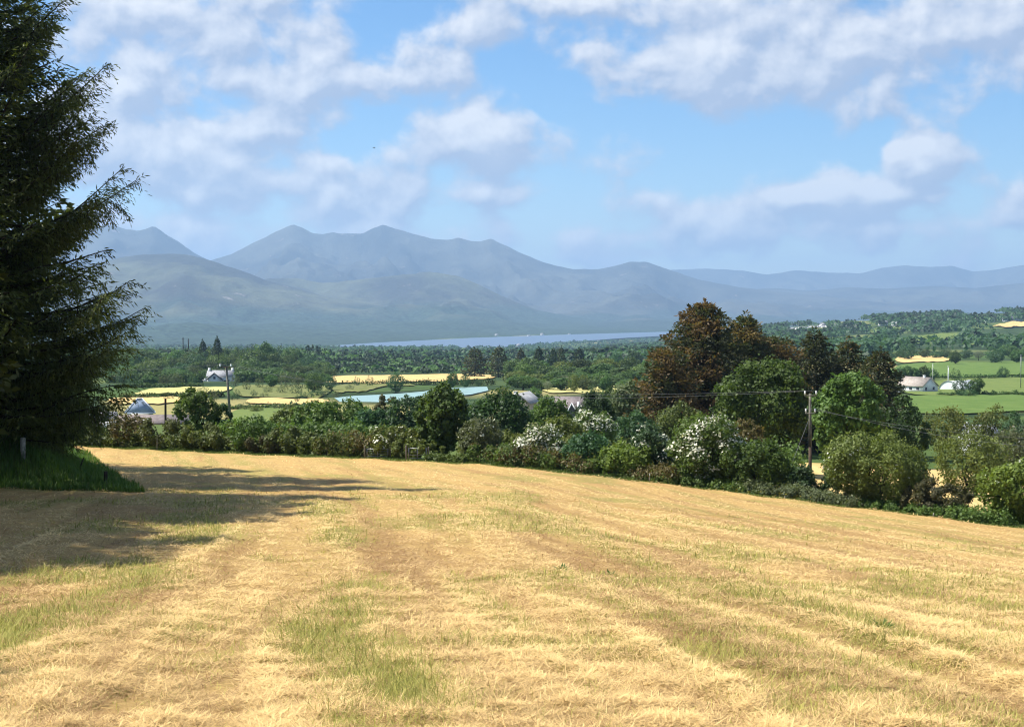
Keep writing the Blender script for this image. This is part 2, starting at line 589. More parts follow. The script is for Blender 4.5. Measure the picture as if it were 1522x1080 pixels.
def hay_field():
    ys = np.concatenate([np.arange(-12, 40, .3), np.arange(40, 116.2, .45)])
    nx = 320
    V = []; 
    for y in ys:
        xl = -22.3 if y < 58.5 else -15 - 20 * (y - 58.5) / 59.0
        xr = min(-33 + 59 * (115 - y) / 40.0, 46)
        s = np.linspace(0, 1, nx)
        xs = xl + (max(xr, xl + .02) - xl) * s
        V.append(np.stack([xs, np.full(nx, y)], -1))
    V = np.array(V)
    X, Y = V[..., 0], V[..., 1]
    g, b = field_pattern(X, Y)
    ac = across(X, Y)
    Z = H(X, Y) + .05 + .03 * np.sin((ac + (fbm(X / 9, Y / 9, 21, 3) - .5) * 1.2) * 2 * PI / 2.9) + (fbm(X / .7, Y / .7, 71, 2) - .5) * .06
    n, k = X.shape
    i, j = np.meshgrid(np.arange(n - 1), np.arange(k - 1), indexing='ij')
    Fq = np.stack([i * k + j, i * k + j + 1, (i + 1) * k + j + 1, (i + 1) * k + j], -1).reshape(-1, 4)
    o = link('hay_field', mesh('hay_field', np.stack([X, Y, Z], -1), Fq, M['hay'], smooth=True,
                               vcol={'green': g.ravel(), 'brown': b.ravel()}))
    tag(o, 'mown hay field of golden cut grass sloping to the hedge', kind='structure')
hay_field()


def field_z(X, Y):
    ac = across(X, Y)
    return H(X, Y) + .05 + .03 * np.sin((ac + (fbm(X / 9, Y / 9, 21, 3) - .5) * 1.2) * 2 * PI / 2.9)


def blades(P, az, lean, L, W, curve):
    """two-segment tapering blades; lean from vertical, curve adds to it"""
    n = len(P)
    ca, sa = np.cos(az), np.sin(az)
    d = np.stack([ca, sa, np.zeros(n)], -1)
    side = np.stack([-sa, ca, np.zeros(n)], -1) * (W / 2)[:, None]
    up = np.array([0, 0, 1.0])
    p1 = P + (d * np.sin(lean)[:, None] + up * np.cos(lean)[:, None]) * (L * .55)[:, None]
    l2 = lean + curve
    p2 = p1 + (d * np.sin(l2)[:, None] + up * np.cos(l2)[:, None]) * (L * .45)[:, None]
    V = np.stack([P - side, P + side, p1 + side * .85, p1 - side * .85, p2 + side * .25, p2 - side * .25], 1).reshape(-1, 3)
    b = np.arange(n) * 6
    Fq = np.concatenate([np.stack([b, b + 1, b + 2, b + 3], -1), np.stack([b + 3, b + 2, b + 4, b + 5], -1)])
    return V, Fq


def in_field(x, y):
    xl = np.where(y < 58.5, -21.8, -15 - 20 * (y - 58.5) / 59.0 + .3)
    xr = np.minimum(-33 + 59 * (115 - y) / 40.0 - .1, 46)
    return (x > xl) & (x < xr)


def straw():
    N = 1000000
    Y = 1 / (1 / 118 + (1 / 6.5 - 1 / 118) * rng.random(N))
    X = (rng.random(N) - .5) * 2 * (Y * .40 + 3.2)
    k = in_field(X, Y); X, Y = X[k], Y[k]; n = len(X)
    g, b = field_pattern(X, Y)
    tuft = fbm(X / .40, Y / .40, 77, 3)
    ac = across(X, Y)
    row = fbm((ac + .9 * fbm(X / 3, Y / 5, 85, 2)) / .42, Y / 16, 83, 3)
    Z = field_z(X, Y) + .13 * (tuft - .45) + .12 * (row - .5) + rng.random(n) * .03
    L = (.05 + .10 * rng.random(n) ** 1.5) * (1 + Y / 110)
    W = np.maximum(.0056 * (.6 + .8 * rng.random(n)), Y * .00046)
    lean = np.radians(np.clip(90 - np.abs(rng.normal(0, 9, n)) * (1 - .3 * sstep(15, 60, Y)) + rng.normal(0, 5, n), 30, 100))
    az = rng.random(n) * 2 * PI
    V, Fq = blades(np.stack([X, Y, Z], -1), az, lean, L, W, rng.normal(.03, .25, n))
    tint = np.clip(.62 - .44 * b - .05 * g + rng.normal(0, .27, n) + .7 * (tuft - .5) + 1.15 * (row - .5), 0, 1)
    o = link('cut_hay', mesh('cut_hay', V, Fq, M['straw'], face_attr=np.concatenate([tint, tint])))
    tag(o, 'golden straws of cut grass lying over the mown field', 'hay', kind='stuff')
    # green regrowth standing between the swaths
    N = 520000
    Y = 1 / (1 / 60 + (1 / 6.5 - 1 / 60) * rng.random(N))
    X = Y * np.tan((rng.random(N) - .5) * 2 * math.radians(25))
    g, b = field_pattern(X, Y)
    k = in_field(X, Y) & (rng.random(N) < .02 + .95 * g ** 1.15); X, Y, g = X[k], Y[k], g[k]; n = len(X)
    Z = field_z(X, Y)
    L = (.05 + .11 * rng.random(n)) * (1 + Y / 90) * (.7 + .5 * g)
    W = np.maximum(.005 * (.7 + .6 * rng.random(n)), Y * .0004)
    lean = np.radians(np.clip(np.abs(rng.normal(58, 20, n)), 0, 90))
    V, Fq = blades(np.stack([X, Y, Z], -1), rng.random(n) * 2 * PI, lean, L, W, rng.normal(.4, .3, n))
    tint = np.clip(rng.normal(.55, .25, n) - .25 * (g - .4), 0, 1)
    o = link('stubble_grass', mesh('stubble_grass', V, Fq, M['regrowth'], face_attr=np.concatenate([tint, tint])))
    tag(o, 'yellow green stubble regrowing between the hay swaths', 'grass', kind='stuff')
straw()


def grasses():
    # tall grass on the bank under the spruces
    N = 90000
    X = -36 + 23 * rng.random(N); Y = 57.5 + 50 * rng.random(N) ** 1.6
    d = bank_dist(X, Y)
    k = (d > -.35) & (d < 9); X, Y, d = X[k], Y[k], d[k]; n = len(X)
    L = (.28 + .40 * rng.random(n)) * (.6 + .4 * sstep(0, 2, d)) * (.6 + .8 * fbm(X / 1.6, Y / 1.6, 91, 3))
    W = .018 + .02 * rng.random(n)
    V, Fq = blades(np.stack([X, Y, H(X, Y)], -1), rng.random(n) * 2 * PI, np.radians(np.abs(rng.normal(8, 14, n))), L, W, rng.normal(.5, .4, n))
    tint = np.clip(rng.normal(.5, .25, n), 0, 1)
    o = link('bank_grass', mesh('bank_grass', V, Fq, M['grass_tall'], face_attr=np.concatenate([tint, tint])))
    tag(o, 'tall green grass covering the shaded bank below the spruces', 'grass', kind='stuff')
    # verge along the hedge foot
    N = 90000
    t = rng.random(N) * 1.35 - .05
    ex = -33 + 59 * t; ey = 115 - 40 * t
    off = rng.normal(.5, .55, N)
    off = np.clip(off, -.4, 3.5)
    nxv, nyv = 40 / 71.3, 59 / 71.3
    X = ex + nxv * off; Y = ey + nyv * off
    L = (.10 + .22 * rng.random(N)) * (.5 + .9 * fbm(X / 2.2, Y / 2.2, 95, 3)) * (.55 + .45 * sstep(-.2, .8, off))
    W = .02 + .03 * rng.random(N)
    V, Fq = blades(np.stack([X, Y, H(X, Y)], -1), rng.random(N) * 2 * PI, np.radians(np.abs(rng.normal(12, 14, N))), L, W, rng.normal(.5, .4, N))
    tint = np.clip(rng.normal(.45, .25, N) + .5 * (fbm(X / 3, Y / 3, 97, 3) - .5) + .25 * (off < .1), 0, 1)
    o = link('verge_grass', mesh('verge_grass', V, Fq, M['verge'], face_attr=np.concatenate([tint, tint])))
    tag(o, 'strip of bright green grass between the hay and the hedge', 'grass', kind='stuff')
    # buttercups
    n = 900
    cx, cy = gpt(1130, edge_Y(1130) + .5)[:2]
    X = cx + rng.normal(0, 1.0, n) ; Y = cy - (X - cx) * .68 + rng.normal(.5, .3, n)
    Z = H(X, Y) + .12 + .22 * rng.random(n)
    V, Fq = leaf_cards(np.stack([X, Y, Z], -1), np.tile([0, 0, 1.0], (n, 1)) + rng.normal(0, .5, (n, 3)), np.full(n, .09), 1.0)
    o = link('wildflowers', mesh('wildflowers', V, Fq, M['buttercup'], face_attr=rng.random(n)))
    tag(o, 'patch of yellow buttercups in the verge', 'flowers', kind='stuff')


def leaf_cards(P, N, size, asp=.6, bend=.25):
    n = len(P)
    N = N / (np.linalg.norm(N, axis=1, keepdims=True) + 1e-9)
    t = np.cross(N, rng.normal(0, 1, (n, 3)))
    t /= np.linalg.norm(t, axis=1, keepdims=True) + 1e-9
    b = np.cross(N, t)
    s = (size / 2)[:, None]
    V = np.stack([P - t * s, P - b * s * asp - N * s * bend, P + t * s, P + b * s * asp - N * s * bend * .5], 1).reshape(-1, 3)
    return V, np.arange(4 * n).reshape(n, 4)
grasses()


# ------------------------------------------------------------------ broadleaf plants
def lobes_ellipsoid(rx, ry, h, k, zlo=.12, lump=.34, top=1.0, seed=0):
    """lobes fill a crown whose foot is at z=zlo*h; returns (k,4) centre + radius"""
    r = np.random.default_rng(seed)
    out = []
    cz = h * (zlo + 1) / 2; rz = h * (1 - zlo) / 2
    g = PI * (3 - math.sqrt(5))
    ph = r.random() * 6
    for i in range(k):
        zz = 1 - 2 * (i + .5) / k
        a = i * g + ph + r.normal(0, .25)
        q = math.sqrt(max(0, 1 - zz * zz))
        f = .60 + .22 * r.random()
        wf = 1.0 if zz > 0 else (1 - .30 * (-zz)) 
        rad = lump * (.65 + .7 * r.random()) * min((rx + ry) / 2, rz * 1.15)
        out.append((rx * q * math.cos(a) * f * wf, ry * q * math.sin(a) * f * wf, cz + rz * zz * f * top, rad))
    out.append((0, 0, cz, .55 * min(rx, rz)))
    return np.array(out)


def lobe_points(L, n, seed=0, clump=11):
    r = np.random.default_rng(seed)
    w = L[:, 3] ** 2; w /= w.sum()
    idx = r.choice(len(L), n, p=w)
    C = L[:, :3].mean(0)
    # sub-clumps on every lobe
    cd = r.normal(0, 1, (len(L), clump, 3)); cd /= np.linalg.norm(cd, axis=2, keepdims=True)
    ci = r.integers(0, clump, n)
    d = cd[idx, ci] + r.normal(0, .30, (n, 3))
    out = L[idx, :3] - C
    out /= np.linalg.norm(out, axis=1, keepdims=True) + 1e-9
    flip = (np.sum(d * out, 1) < -.35)
    d[flip] *= -1
    d /= np.linalg.norm(d, axis=1, keepdims=True)
    rr = L[idx, 3] * (1.08 - .42 * r.random(n) ** 1.5) * (.76 + .50 * r.random((len(L), clump))[idx, ci] ** 1.3)
    P = L[idx, :3] + d * rr[:, None] + r.normal(0, .16, (n, 3)) * L[idx, 3][:, None]
    return P, d, idx


def leaf_mesh(name, L, n, size, mat, seed=0, asp=.62, up=.45, jit=.75, zmin=.05, tint0=.45):
    P, d, idx = lobe_points(L, n, seed)
    k = P[:, 2] > zmin; P, d = P[k], d[k]; n = len(P)
    N = d + np.array([0, 0, up]) + rng.normal(0, jit, (n, 3))
    s = size * np.clip(rng.normal(1, .3, n), .45, 1.9)
    V, Fq = leaf_cards(P, N, s, asp)
    t = np.clip(rng.normal(tint0, .24, n), 0, 1)
    return mesh(name, V, Fq, mat, face_attr=t)


def trunk_mesh(name, h, r0, L, nl=5, seed=0, mat='bark', fork=.35, multi=1):
    r = np.random.default_rng(seed)
    g = Geo()
    hub = np.array([0, 0, h * fork])
    for q in range(multi):
        a = r.random() * 6.28
        off = np.array([math.cos(a), math.sin(a), 0]) * (0 if multi == 1 else r0 * 2.2)
        mid = off * (1.6 if multi > 1 else 0) + hub * .5 + np.array([*r.normal(0, r0 * .5, 2), 0])
        tip = off * 2.5 + hub
        g.tube([off + np.array([0, 0, -.25]), off, mid, tip], [r0 * 1.35, r0 * 1.1, r0 * .85, r0 * .6], 7)
        for i in range(nl):
            e = L[r.integers(0, len(L)), :3] * .9
            m_ = (tip + e) / 2 + np.array([0, 0, .08 * h]) + r.normal(0, .04 * h, 3)
            g.tube([tip - [0, 0, h * .05 * r.random()], m_, e], [r0 * .45, r0 * .28, r0 * .08], 5)
    return g.mesh(name, M[mat], smooth=True)


def blossom_mesh(name, L, n, size, seed, patch=.5, zfrac=.3):
    P, d, idx = lobe_points(L, n * 3, seed)
    r = np.random.default_rng(seed)
    on = fbm(P[:, 0] * 1.3 + 7, P[:, 2] * 1.6 + P[:, 1], seed, 3) > (1 - patch) * .55 + .22
    top = P[:, 2] > zfrac * P[:, 2].max()
    k = on & top & (d[:, 2] > -.2)
    P, d = P[k][:n], d[k][:n]
    P = P + d * .07
    N = d + np.array([0, 0, .7]) + r.normal(0, .5, P.shape)
    V, Fq = leaf_cards(P, N, size * np.clip(r.normal(1, .3, len(P)), .5, 1.8), .85)
    return mesh(name, V, Fq, M['blossom'], face_attr=r.random(len(P)))


PXM = lambda Y: Y / F     # metres per photo pixel at distance Y


def plant(name, label, cat, px, top, wpx, Y, leaf, n=6000, size=.2, k=22, lump=.34, depth=.9, zlo=.04, group=None,
          blossom=0, bsize=.16, bpatch=.5, bz=.3, stems=3, seed=None, up=.45, trunk_r=None, leaf_name='foliage', multi=None, tint0=.45, fork=.3, trunk='bark_dark'):
    """a shrub or small tree drawn to fill a measured width and height"""
    seed = seed if seed is not None else int(px * 7 + top)
    g = gpt(px, Y)
    h = at(px, top, Y)[2] - g[2]
    h = max(h, .5)
    rx = wpx * PXM(Y) / 2
    root = empty(name, g)
    L = lobes_ellipsoid(rx, rx * depth, h, k, zlo, lump, seed=seed)
    # fit to the measured width and height
    top_z = (L[:, 2] + L[:, 3]).max(); L[:, 2] *= 1.0; 
    sc = (h / top_z); L[:, 2] *= sc
    wx = (np.abs(L[:, 0]) + L[:, 3]).max(); L[:, :2] *= rx / wx * 1.04
    link(leaf_name, leaf_mesh(leaf_name, L, n, size, M[leaf], seed, up=up, tint0=tint0), root)
    tm = trunk_mesh('stems', h, trunk_r or max(.04, h * .022), L, 4, seed, trunk, fork, multi or stems)
    link('trunk' if (multi == 1) else 'stems', tm, root)
    if blossom:
        link('blossom', blossom_mesh('blossom', L, blossom, bsize, seed, bpatch, bz), root)
    tag(root, label, cat, group)
    return root


def hedge(name, label, px0, px1, top0, top1, Y0, Y1, leaf, n, size=.16, thick=1.1, brown=None, group=None, seed=1, lumpy=.25):
    """a continuous hedge: foliage along a line with a wavering top; optional second leaf colour on top"""
    r = np.random.default_rng(seed)
    c = gpt((px0 + px1) / 2, (Y0 + Y1) / 2)
    root = empty(name, c)
    a = gpt(px0, Y0); b = gpt(px1, Y1)
    K = max(6, int(np.hypot(*(b - a)[:2]) / .38))
    Ls = []
    for i in range(K):
        t = (i + .5) / K
        px = px0 + (px1 - px0) * t; Y = Y0 + (Y1 - Y0) * t
        g = gpt(px, Y)
        h = at(px, top0 + (top1 - top0) * t, Y)[2] - g[2]
        h = max(.45, h * (1 + r.normal(0, .05)))
        for zf in ((.28, .70) if h > 1.1 else (.42,)):
            rad = h * (.32 if h > 1.1 else .58) * np.clip(1 + r.normal(0, lumpy * 1.1), .5, 1.6)
            rad = max(rad, .3)
            for sgn in (-1, 1):
                Ls.append((*(g[:2] + np.array([r.normal(0, .2), sgn * thick * .3 + r.normal(0, .2)])), g[2] + h * zf + r.normal(0, .05), rad))
    L = np.array(Ls); L[:, :3] -= c
    P, d, idx = lobe_points(L, n, seed)
    gz = H(P[:, 0] + c[0], P[:, 1] + c[1]) - c[2]
    k_ = P[:, 2] > gz + .02
    P, d = P[k_], d[k_]; gz = gz[k_]
    N = d + np.array([0, 0, .4]) + r.normal(0, .75, P.shape)
    V, Fq = leaf_cards(P, N, size * np.clip(r.normal(1, .3, len(P)), .45, 1.9), .62)
    t = np.clip(r.normal(.45, .26, len(P)), 0, 1)
    rel = (P[:, 2] - gz)
    hh = (L[:, 2] + L[:, 3]).max()
    mi = np.zeros(len(P), int)
    if brown:
        hl = np.interp(P[:, 0], L[np.argsort(L[:, 0]), 0], (L[:, 2] + L[:, 3])[np.argsort(L[:, 0])])
        mi[(P[:, 2] > hl - .62 + r.normal(0, .22, len(P))) & (fbm(P[:, 0] / 1.2, P[:, 2] / .8, seed, 3) + r.normal(0, .12, len(P)) > .53)] = 1
    g = Geo()
    for i in range(K):
        q = L[r.integers(0, len(L))]
        z0 = float(H(q[0] + c[0], q[1] + c[1]) - c[2])
        g.tube([(q[0], q[1], z0 - .1), (q[0] + r.normal(0, .1), q[1], (z0 + q[2]) / 2), (q[0] + r.normal(0, .25), q[1] + r.normal(0, .2), q[2] + q[3] * .6)], [.045, .03, .012], 5)
    SV = np.concatenate(g.v); o4 = len(V); o3 = o4
    f3 = np.array(g.f[3]) + o3; f4 = np.array(g.f[4]) + o4
    me = mesh('foliage', np.vstack([V, SV]), [Fq, f4, f3], [M[leaf], M[brown or leaf], M['bark_dark']],
              face_attr=np.concatenate([t, np.zeros(len(f4) + len(f3))]), mat_idx=np.concatenate([mi, np.full(len(f4) + len(f3), 2)]))
    link('foliage', me, root)
    tag(root, label, 'hedge', group)
    return root


# ------------------------------------------------------------------ conifers
def bough(g, cards, start, tip, sag, r, wood_r=.05, twig=.9, droop=.55, step=.25, cs=.26, cw=.10, bare=.15):
    """a sweeping bough: axis tube into g, needle sprays into cards"""
    start = np.asarray(start, float); tip = np.asarray(tip, float)
    v = tip - start; Lh = np.linalg.norm(v)
    n = max(4, int(Lh / .7))
    ts = np.linspace(0, 1, n + 1)
    pts = start + v * ts[:, None]
    pts[:, 2] += -sag * np.sin(ts * PI) * (1 - .35 * ts)
    lat = np.cross(v / Lh, [0, 0, 1.0])
    pts += lat * (np.sin(ts * PI * (1 + r.random())) * r.normal(0, .05) * Lh)[:, None]
    pts[:, 2] += np.sin(ts * 2 * PI) * r.normal(0, .025) * Lh
    g.tube(pts, wood_r * (1 - .88 * ts) + .006, 5)
    m = int(Lh * (1 - bare) / step) + 2
    tt = np.linspace(bare, 1.0, m) + r.normal(0, .01, m)
    tt = np.clip(tt, 0, 1)
    base = np.stack([np.interp(tt, ts, pts[:, i]) for i in range(3)], -1)
    dirv = v / Lh
    side = np.cross(dirv, [0, 0, 1.0]); side /= np.linalg.norm(side) + 1e-9
    for sg in (-1, 1):
        tl = twig * (.45 + .62 * (1 - tt)) * (.6 + .7 * r.random(m)) + .18
        dv = dirv * (.55 + .3 * r.random(m))[:, None] + side * sg * (.55 + .5 * r.random(m))[:, None] + np.array([0, 0, 1.0]) * (r.normal(.02, .22, m))[:, None]
        dv /= np.linalg.norm(dv, axis=1, keepdims=True)
        kk = np.maximum(2, (tl / (cs * .62)).astype(int))
        rep = np.repeat(np.arange(m), kk)
        f = np.concatenate([(np.arange(q) + .6) / q for q in kk])
        p = base[rep] + dv[rep] * (tl[rep] * f)[:, None]
        p[:, 2] -= droop * (tl[rep] * f) ** 2 * .6
        n_ = len(p)
        ax = dv[rep] + r.normal(0, .35, (n_, 3)); ax[:, 2] -= droop * (.35 + .9 * r.random(n_))
        cards.append((p, ax, cs * (.65 + .7 * r.random(n_)), np.full(n_, cw), f * .5 + .5 * tt[rep]))
    # spray at the tip
    k = 5
    cards.append((np.repeat(tip[None], k, 0) + r.normal(0, .06, (k, 3)), dirv + r.normal(0, .3, (k, 3)), np.full(k, cs), np.full(k, cw), np.ones(k)))


def cards_mesh(name, cards, mat, r, tipmix=.5, mat2=None, f2=None):
    P = np.concatenate([c[0] for c in cards]); A = np.concatenate([c[1] for c in cards])
    L = np.concatenate([c[2] for c in cards]); W = np.concatenate([c[3] for c in cards]); T = np.concatenate([c[4] for c in cards])
    A /= np.linalg.norm(A, axis=1, keepdims=True) + 1e-9
    n = len(P)
    B = np.cross(A, r.normal(0, 1, (n, 3))); B /= np.linalg.norm(B, axis=1, keepdims=True) + 1e-9
    V = np.stack([P, P + A * (L * .45)[:, None] + B * (W / 2)[:, None], P + A * L[:, None], P + A * (L * .45)[:, None] - B * (W / 2)[:, None]], 1).reshape(-1, 3)
    t = np.clip(.15 + tipmix * T ** 2 + r.normal(0, .2, n), 0, 1)
    if mat2:
        mi = (f2(P, r)).astype(int)
        return mesh(name, V, np.arange(4 * n).reshape(n, 4), [mat, mat2], face_attr=t, mat_idx=mi)
    return mesh(name, V, np.arange(4 * n).reshape(n, 4), mat, face_attr=t)


def conifer_meshes(h, rad, nb, seed, mat, mat2=None, f2=None, z0=.06, shape=.8, rise=.25, cs=.45, cw=.2, step=.5, twig=1.3, trunk_r=None, power=1.0, bark='bark_dark', extra=None, lean=0):
    r = np.random.default_rng(seed)
    g = Geo(); cards = []
    tr = trunk_r or h * .018
    zs = np.linspace(0, 1, 9)
    axis = lambda z: np.array([lean * z * h + .02 * h * math.sin(z * 5 + seed), .015 * h * math.sin(z * 4 + seed * 2), z * h])
    g.tube([axis(z) + np.array([0, 0, -.3 if z == 0 else 0]) for z in zs], tr * (1 - .93 * zs), 8)
    for i in range(nb):
        f = (i + r.random()) / nb
        z = z0 + (1 - z0) * f
        a = i * 2.39996 + r.normal(0, .3)
        prof = (1 - z) ** shape * (.25 + .75 * sstep(0, .18, z)) if power == 1 else np.interp(z, *power)
        Lb = rad * prof * (.70 + .32 * r.random()) + .25
        up = rise * Lb * (-.25 + 1.5 * z) + r.normal(0, .06) * Lb
        s = axis(z)
        tip = s + np.array([math.cos(a) * Lb, math.sin(a) * Lb, up])
        bough(g, cards, s, tip, Lb * .12, r, max(.02, tr * .28 * (1 - z * .6)), twig * min(1, Lb / 2.2), .55, step, cs, cw)
    # leader
    bough(g, cards, axis(.97), axis(1.0) + np.array([0, 0, .05 * h]), 0, r, .02, .35, .2, step * .6, cs * .8, cw * .8)
    if extra: extra(g, cards, r)
    return g.mesh('trunk', M[bark], smooth=True), cards_mesh('crown', cards, M[mat], r, mat2=M[mat2] if mat2 else None, f2=f2)


def conifer(name, label, px, top, wpx, Y, nb, mat, seed, group=None, cat='tree', **kw):
    g = gpt(px, Y)
    h = at(px, top, Y)[2] - g[2]
    rad = wpx * PXM(Y) / 2
    root = empty(name, g)
    tm, cm = conifer_meshes(h / 1.05, rad, nb, seed, mat, **kw)
    link('trunk', tm, root); link('crown', cm, root)
    return tag(root, label, cat, group)


# ---- the big spruces on the bank
def big_spruces():
    base = gpt(-32, 64.5)
    h = 27.0
    rows = [(0, 95), (12, 62), (24, 78), (48, 40), (66, 66), (98, 158), (112, 120), (133, 143), (160, 108), (186, 160), (196, 150), (215, 118), (240, 100),
            (268, 203), (282, 170), (300, 140), (330, 120), (352, 98), (385, 118), (402, 150), (418, 193), (436, 165), (458, 214), (478, 178), (492, 195),
            (515, 192), (524, 150), (545, 130), (560, 128), (572, 186), (590, 150), (606, 160), (622, 128), (640, 118), (655, 96)]

    def extra(g, cards, r):
        for row, px in rows:
            for q in range(2):
                Y = 64.5 + r.normal(0, 2.0)
                tip = at(px - q * (12 + 18 * r.random()), row + q * r.normal(6, 8), Y) - base
                # upper boughs climb, lower ones level off
                fr = np.interp(row, [0, 200, 330, 460, 655], [.80, .62, .42, .18, .02])
                Lh = math.hypot(tip[0], tip[1])
                z0 = tip[2] - fr * Lh
                z0 = max(z0, .8)
                bough(g, cards, (0, 0, z0), tip, Lh * (.07 if row < 330 else .09), r, .07, 1.35, .85, .095, .23, .052, bare=.18)
                # thin branchlets hanging from the outer half
                for w in range(7):
                    f = .45 + .5 * r.random()
                    p0 = np.array([0, 0, z0]) * (1 - f) + tip * f - np.array([0, 0, Lh * .05])
                    p1 = p0 + np.array([r.normal(.15, .2), r.normal(0, .25), -.35 - .6 * r.random()])
                    bough(g, cards, p0, p1, 0, r, .012, .28, .5, .10, .18, .045, bare=.05)
    prof = ([0, .05, .12, .23, .37, .53, .64, .74, .87, 1], [.50, .66, .76, .80, .54, .48, .34, .25, .16, .02])
    tm, cm = conifer_meshes(h, 7.4, 290, 5, 'spruce', z0=.03, rise=.38, cs=.28, cw=.075, step=.165, twig=1.3, trunk_r=.42, power=prof, extra=extra)
    root = empty('spruce_tree', base)
    link('trunk', tm, root); link('crown', cm, root)
    tag(root, 'tall dark green spruce on the grass bank, its drooping boughs filling the picture edge', 'tree')
    # the row goes on towards the lookout and behind; a plainer copy of the tree casts the shade on the field
    tm2, cm2 = conifer_meshes(25, 6.6, 170, 9, 'spruce', z0=.05, rise=.4, cs=.46, cw=.24, step=.36, twig=1.2, trunk_r=.38, power=([0, .05, .15, .3, .5, .7, .85, 1], [.6, .85, 1, .98, .86, .66, .42, .03]))
    for i, (x, y, s, rz) in enumerate(((-25.5, 55.5, 1.0, .4), (-25.0, 50.5, .98, 2.1), (-25.5, 46, 1.0, 4.0), (-25.0, 41, .96, 1.0), (-25.5, 36.5, .92, 2.9), (-25.0, 32.3, .96, .2), (-24.5, 28.8, .95, 5.1), (-24.0, 25.6, .88, 3.3), (-23.5, 23.0, .66, 2.2), (-18.3, 12.2, .78, 1.0), (-27.5, 73, 1.05, 5.2), (-33.0, 84, .95, 3.0))):
        r2 = empty('spruce_tree', (x, y, float(H(x, y)) - .1), rz)
        r2.scale = (s, s, s)
        link('trunk', tm2, r2); link('crown', cm2, r2)
        tag(r2, ('dark spruce deeper in the row, hidden behind the great spruce on the bank' if y > 60 else
                 'spruce of the same row standing outside the picture and shading the hay'), 'tree', 'spruces in the row on the bank')
    # small dark-stemmed tree at the bank foot
    tm3, cm3 = conifer_meshes(3.4, 1.7, 34, 31, 'spruce', z0=.38, rise=.1, cs=.26, cw=.1, step=.2, twig=.6, trunk_r=.07, shape=.6)
    g0 = gpt(90, 66)
    r3 = empty('sapling', g0)
    link('trunk', tm3, r3); link('crown', cm3, r3)
    tag(r3, 'thin dark trunk of a small tree under the lowest spruce boughs', 'tree')
big_spruces()

# ---- bank bits
plant('bush', 'light green bush at the left picture edge behind the pale fence post', 'bush', 2, 628, 62, 66, 'mid', 3000, .15, 14)


def post(name, label, px, top, Y, r, mat, lean=0.0, hmin=None, cat='post'):
    g = gpt(px, Y)
    h = at(px, top, Y)[2] - g[2]
    root = link(name, (lambda q: q.mesh(name, M[mat], True))(Geo().tube([(0, 0, -.4), (0, 0, h * .5), (lean * h, 0, h - .02), (lean * h, 0, h)], [r, r, r * .95, r * .7], 9)), None, g)
    return tag(root, label, cat)
post('fence_post', 'pale weathered round fence post standing in the bank grass', 32, 650, 61.5, .11, 'post', .01)
post('fence_post', 'short dark fence post at the foot of the grass bank', 155, 700, 59.5, .075, 'post_dark', .01)
post('stick', 'thin dark stick poking out of the bank grass beside the hay', 117, 680, 62, .03, 'post_dark', .18, cat='stick')

def weed(px, row, label, r, h):
    p = ground_hit(px, row)
    rr = np.random.default_rng(int(px))
    n = 46
    a = rr.random(n) * 2 * PI
    P = np.stack([np.cos(a) * r * .3 * rr.random(n), np.sin(a) * r * .3 * rr.random(n), np.zeros(n)], -1)
    V, Fq = blades(P, a, np.radians(rr.uniform(15, 75, n)), h * rr.uniform(.7, 1.3, n), np.full(n, .035), rr.normal(.4, .2, n))
    o = link('weed', mesh('weed', V, Fq, M['grass_tall'], face_attr=np.tile(rr.random(n), 2)), None, (p[0], p[1], float(field_z(p[0], p[1])) - .02))
    tag(o, label, 'weed')
weed(906, 857, 'dark green weed tuft standing alone in the middle of the mown hay', .22, .10)
weed(836, 855, 'small pale green weed left of the dark one in the mown hay', .22, .14)
weed(1312, 944, 'dark weed at the edge of the green wheel track on the right', .25, .13)

# ------------------------------------------------------------------ hedge line, left to right
eY = edge_Y
plant('bramble_bush', 'dark green bramble under the spruce boughs at the field corner', 'bush', 140, 634, 80, 116.5, 'bramble', 4200, .22, 18, up=.3)
plant('bramble_bush', 'russet topped bramble in front of the shed roof', 'bush', 193, 616, 70, 114.5, 'rust', 3600, .2, 16)
plant('bramble_bush', 'low dark bramble between the russet one and the open branched ash', 'bush', 243, 622, 84, 112.5, 'bramble', 4200, .2, 18)
plant('young_ash', 'open branched young ash with upright shoots behind the bramble hedge', 'tree', 292, 576, 74, 126, 'mid', 5200, .24, 26, lump=.20, zlo=.12, fork=.2)
plant('dark_shrub', 'near black round shrub against the right side of the young ash', 'bush', 330, 600, 34, 127, 'dark', 2500, .2, 12)
plant('bramble_bush', 'wide olive bramble below the left power pole', 'bush', 318, 629, 104, 110, 'bramble', 5000, .2, 20)
plant('elder_bush', 'leafy bush with a bright sunlit top right of the left power pole', 'bush', 378, 618, 74, 108, 'mid', 5000, .2, 20)
plant('bramble_bush', 'brownish bramble between the sunlit bush and the flat topped hedge', 'bush', 436, 634, 84, 105.5, 'bramble', 5000, .2, 20)
plant('bramble_bush', 'dark low scrub against the field edge below the sunlit bush', 'bush', 395, 646, 60, 106, 'purple', 3200, .18, 14)
hedge('hedge', 'flat topped olive brown hedge ending at the left steel hurdle', 468, 552, 650, 651, 103.6, 100.6, 'bramble', 6500, .18, 1.6, 'rust', seed=4)
hedge('hedge', 'ragged low hedge along the far left field edge under the brambles', 120, 470, 643, 652, 116.8, 104, 'bramble', 14000, .2, 1.4, seed=6)
plant('ash_tree', 'bright green spreading tree left of the centre, behind the flat topped hedge', 'tree', 492, 594, 120, 132, 'mid', 9000, .26, 30, zlo=.1)
plant('ash_tree', 'yellow green low tree standing behind the brownish bramble', 'tree', 436, 606, 74, 136, 'olive', 5000, .25, 20, zlo=.1)
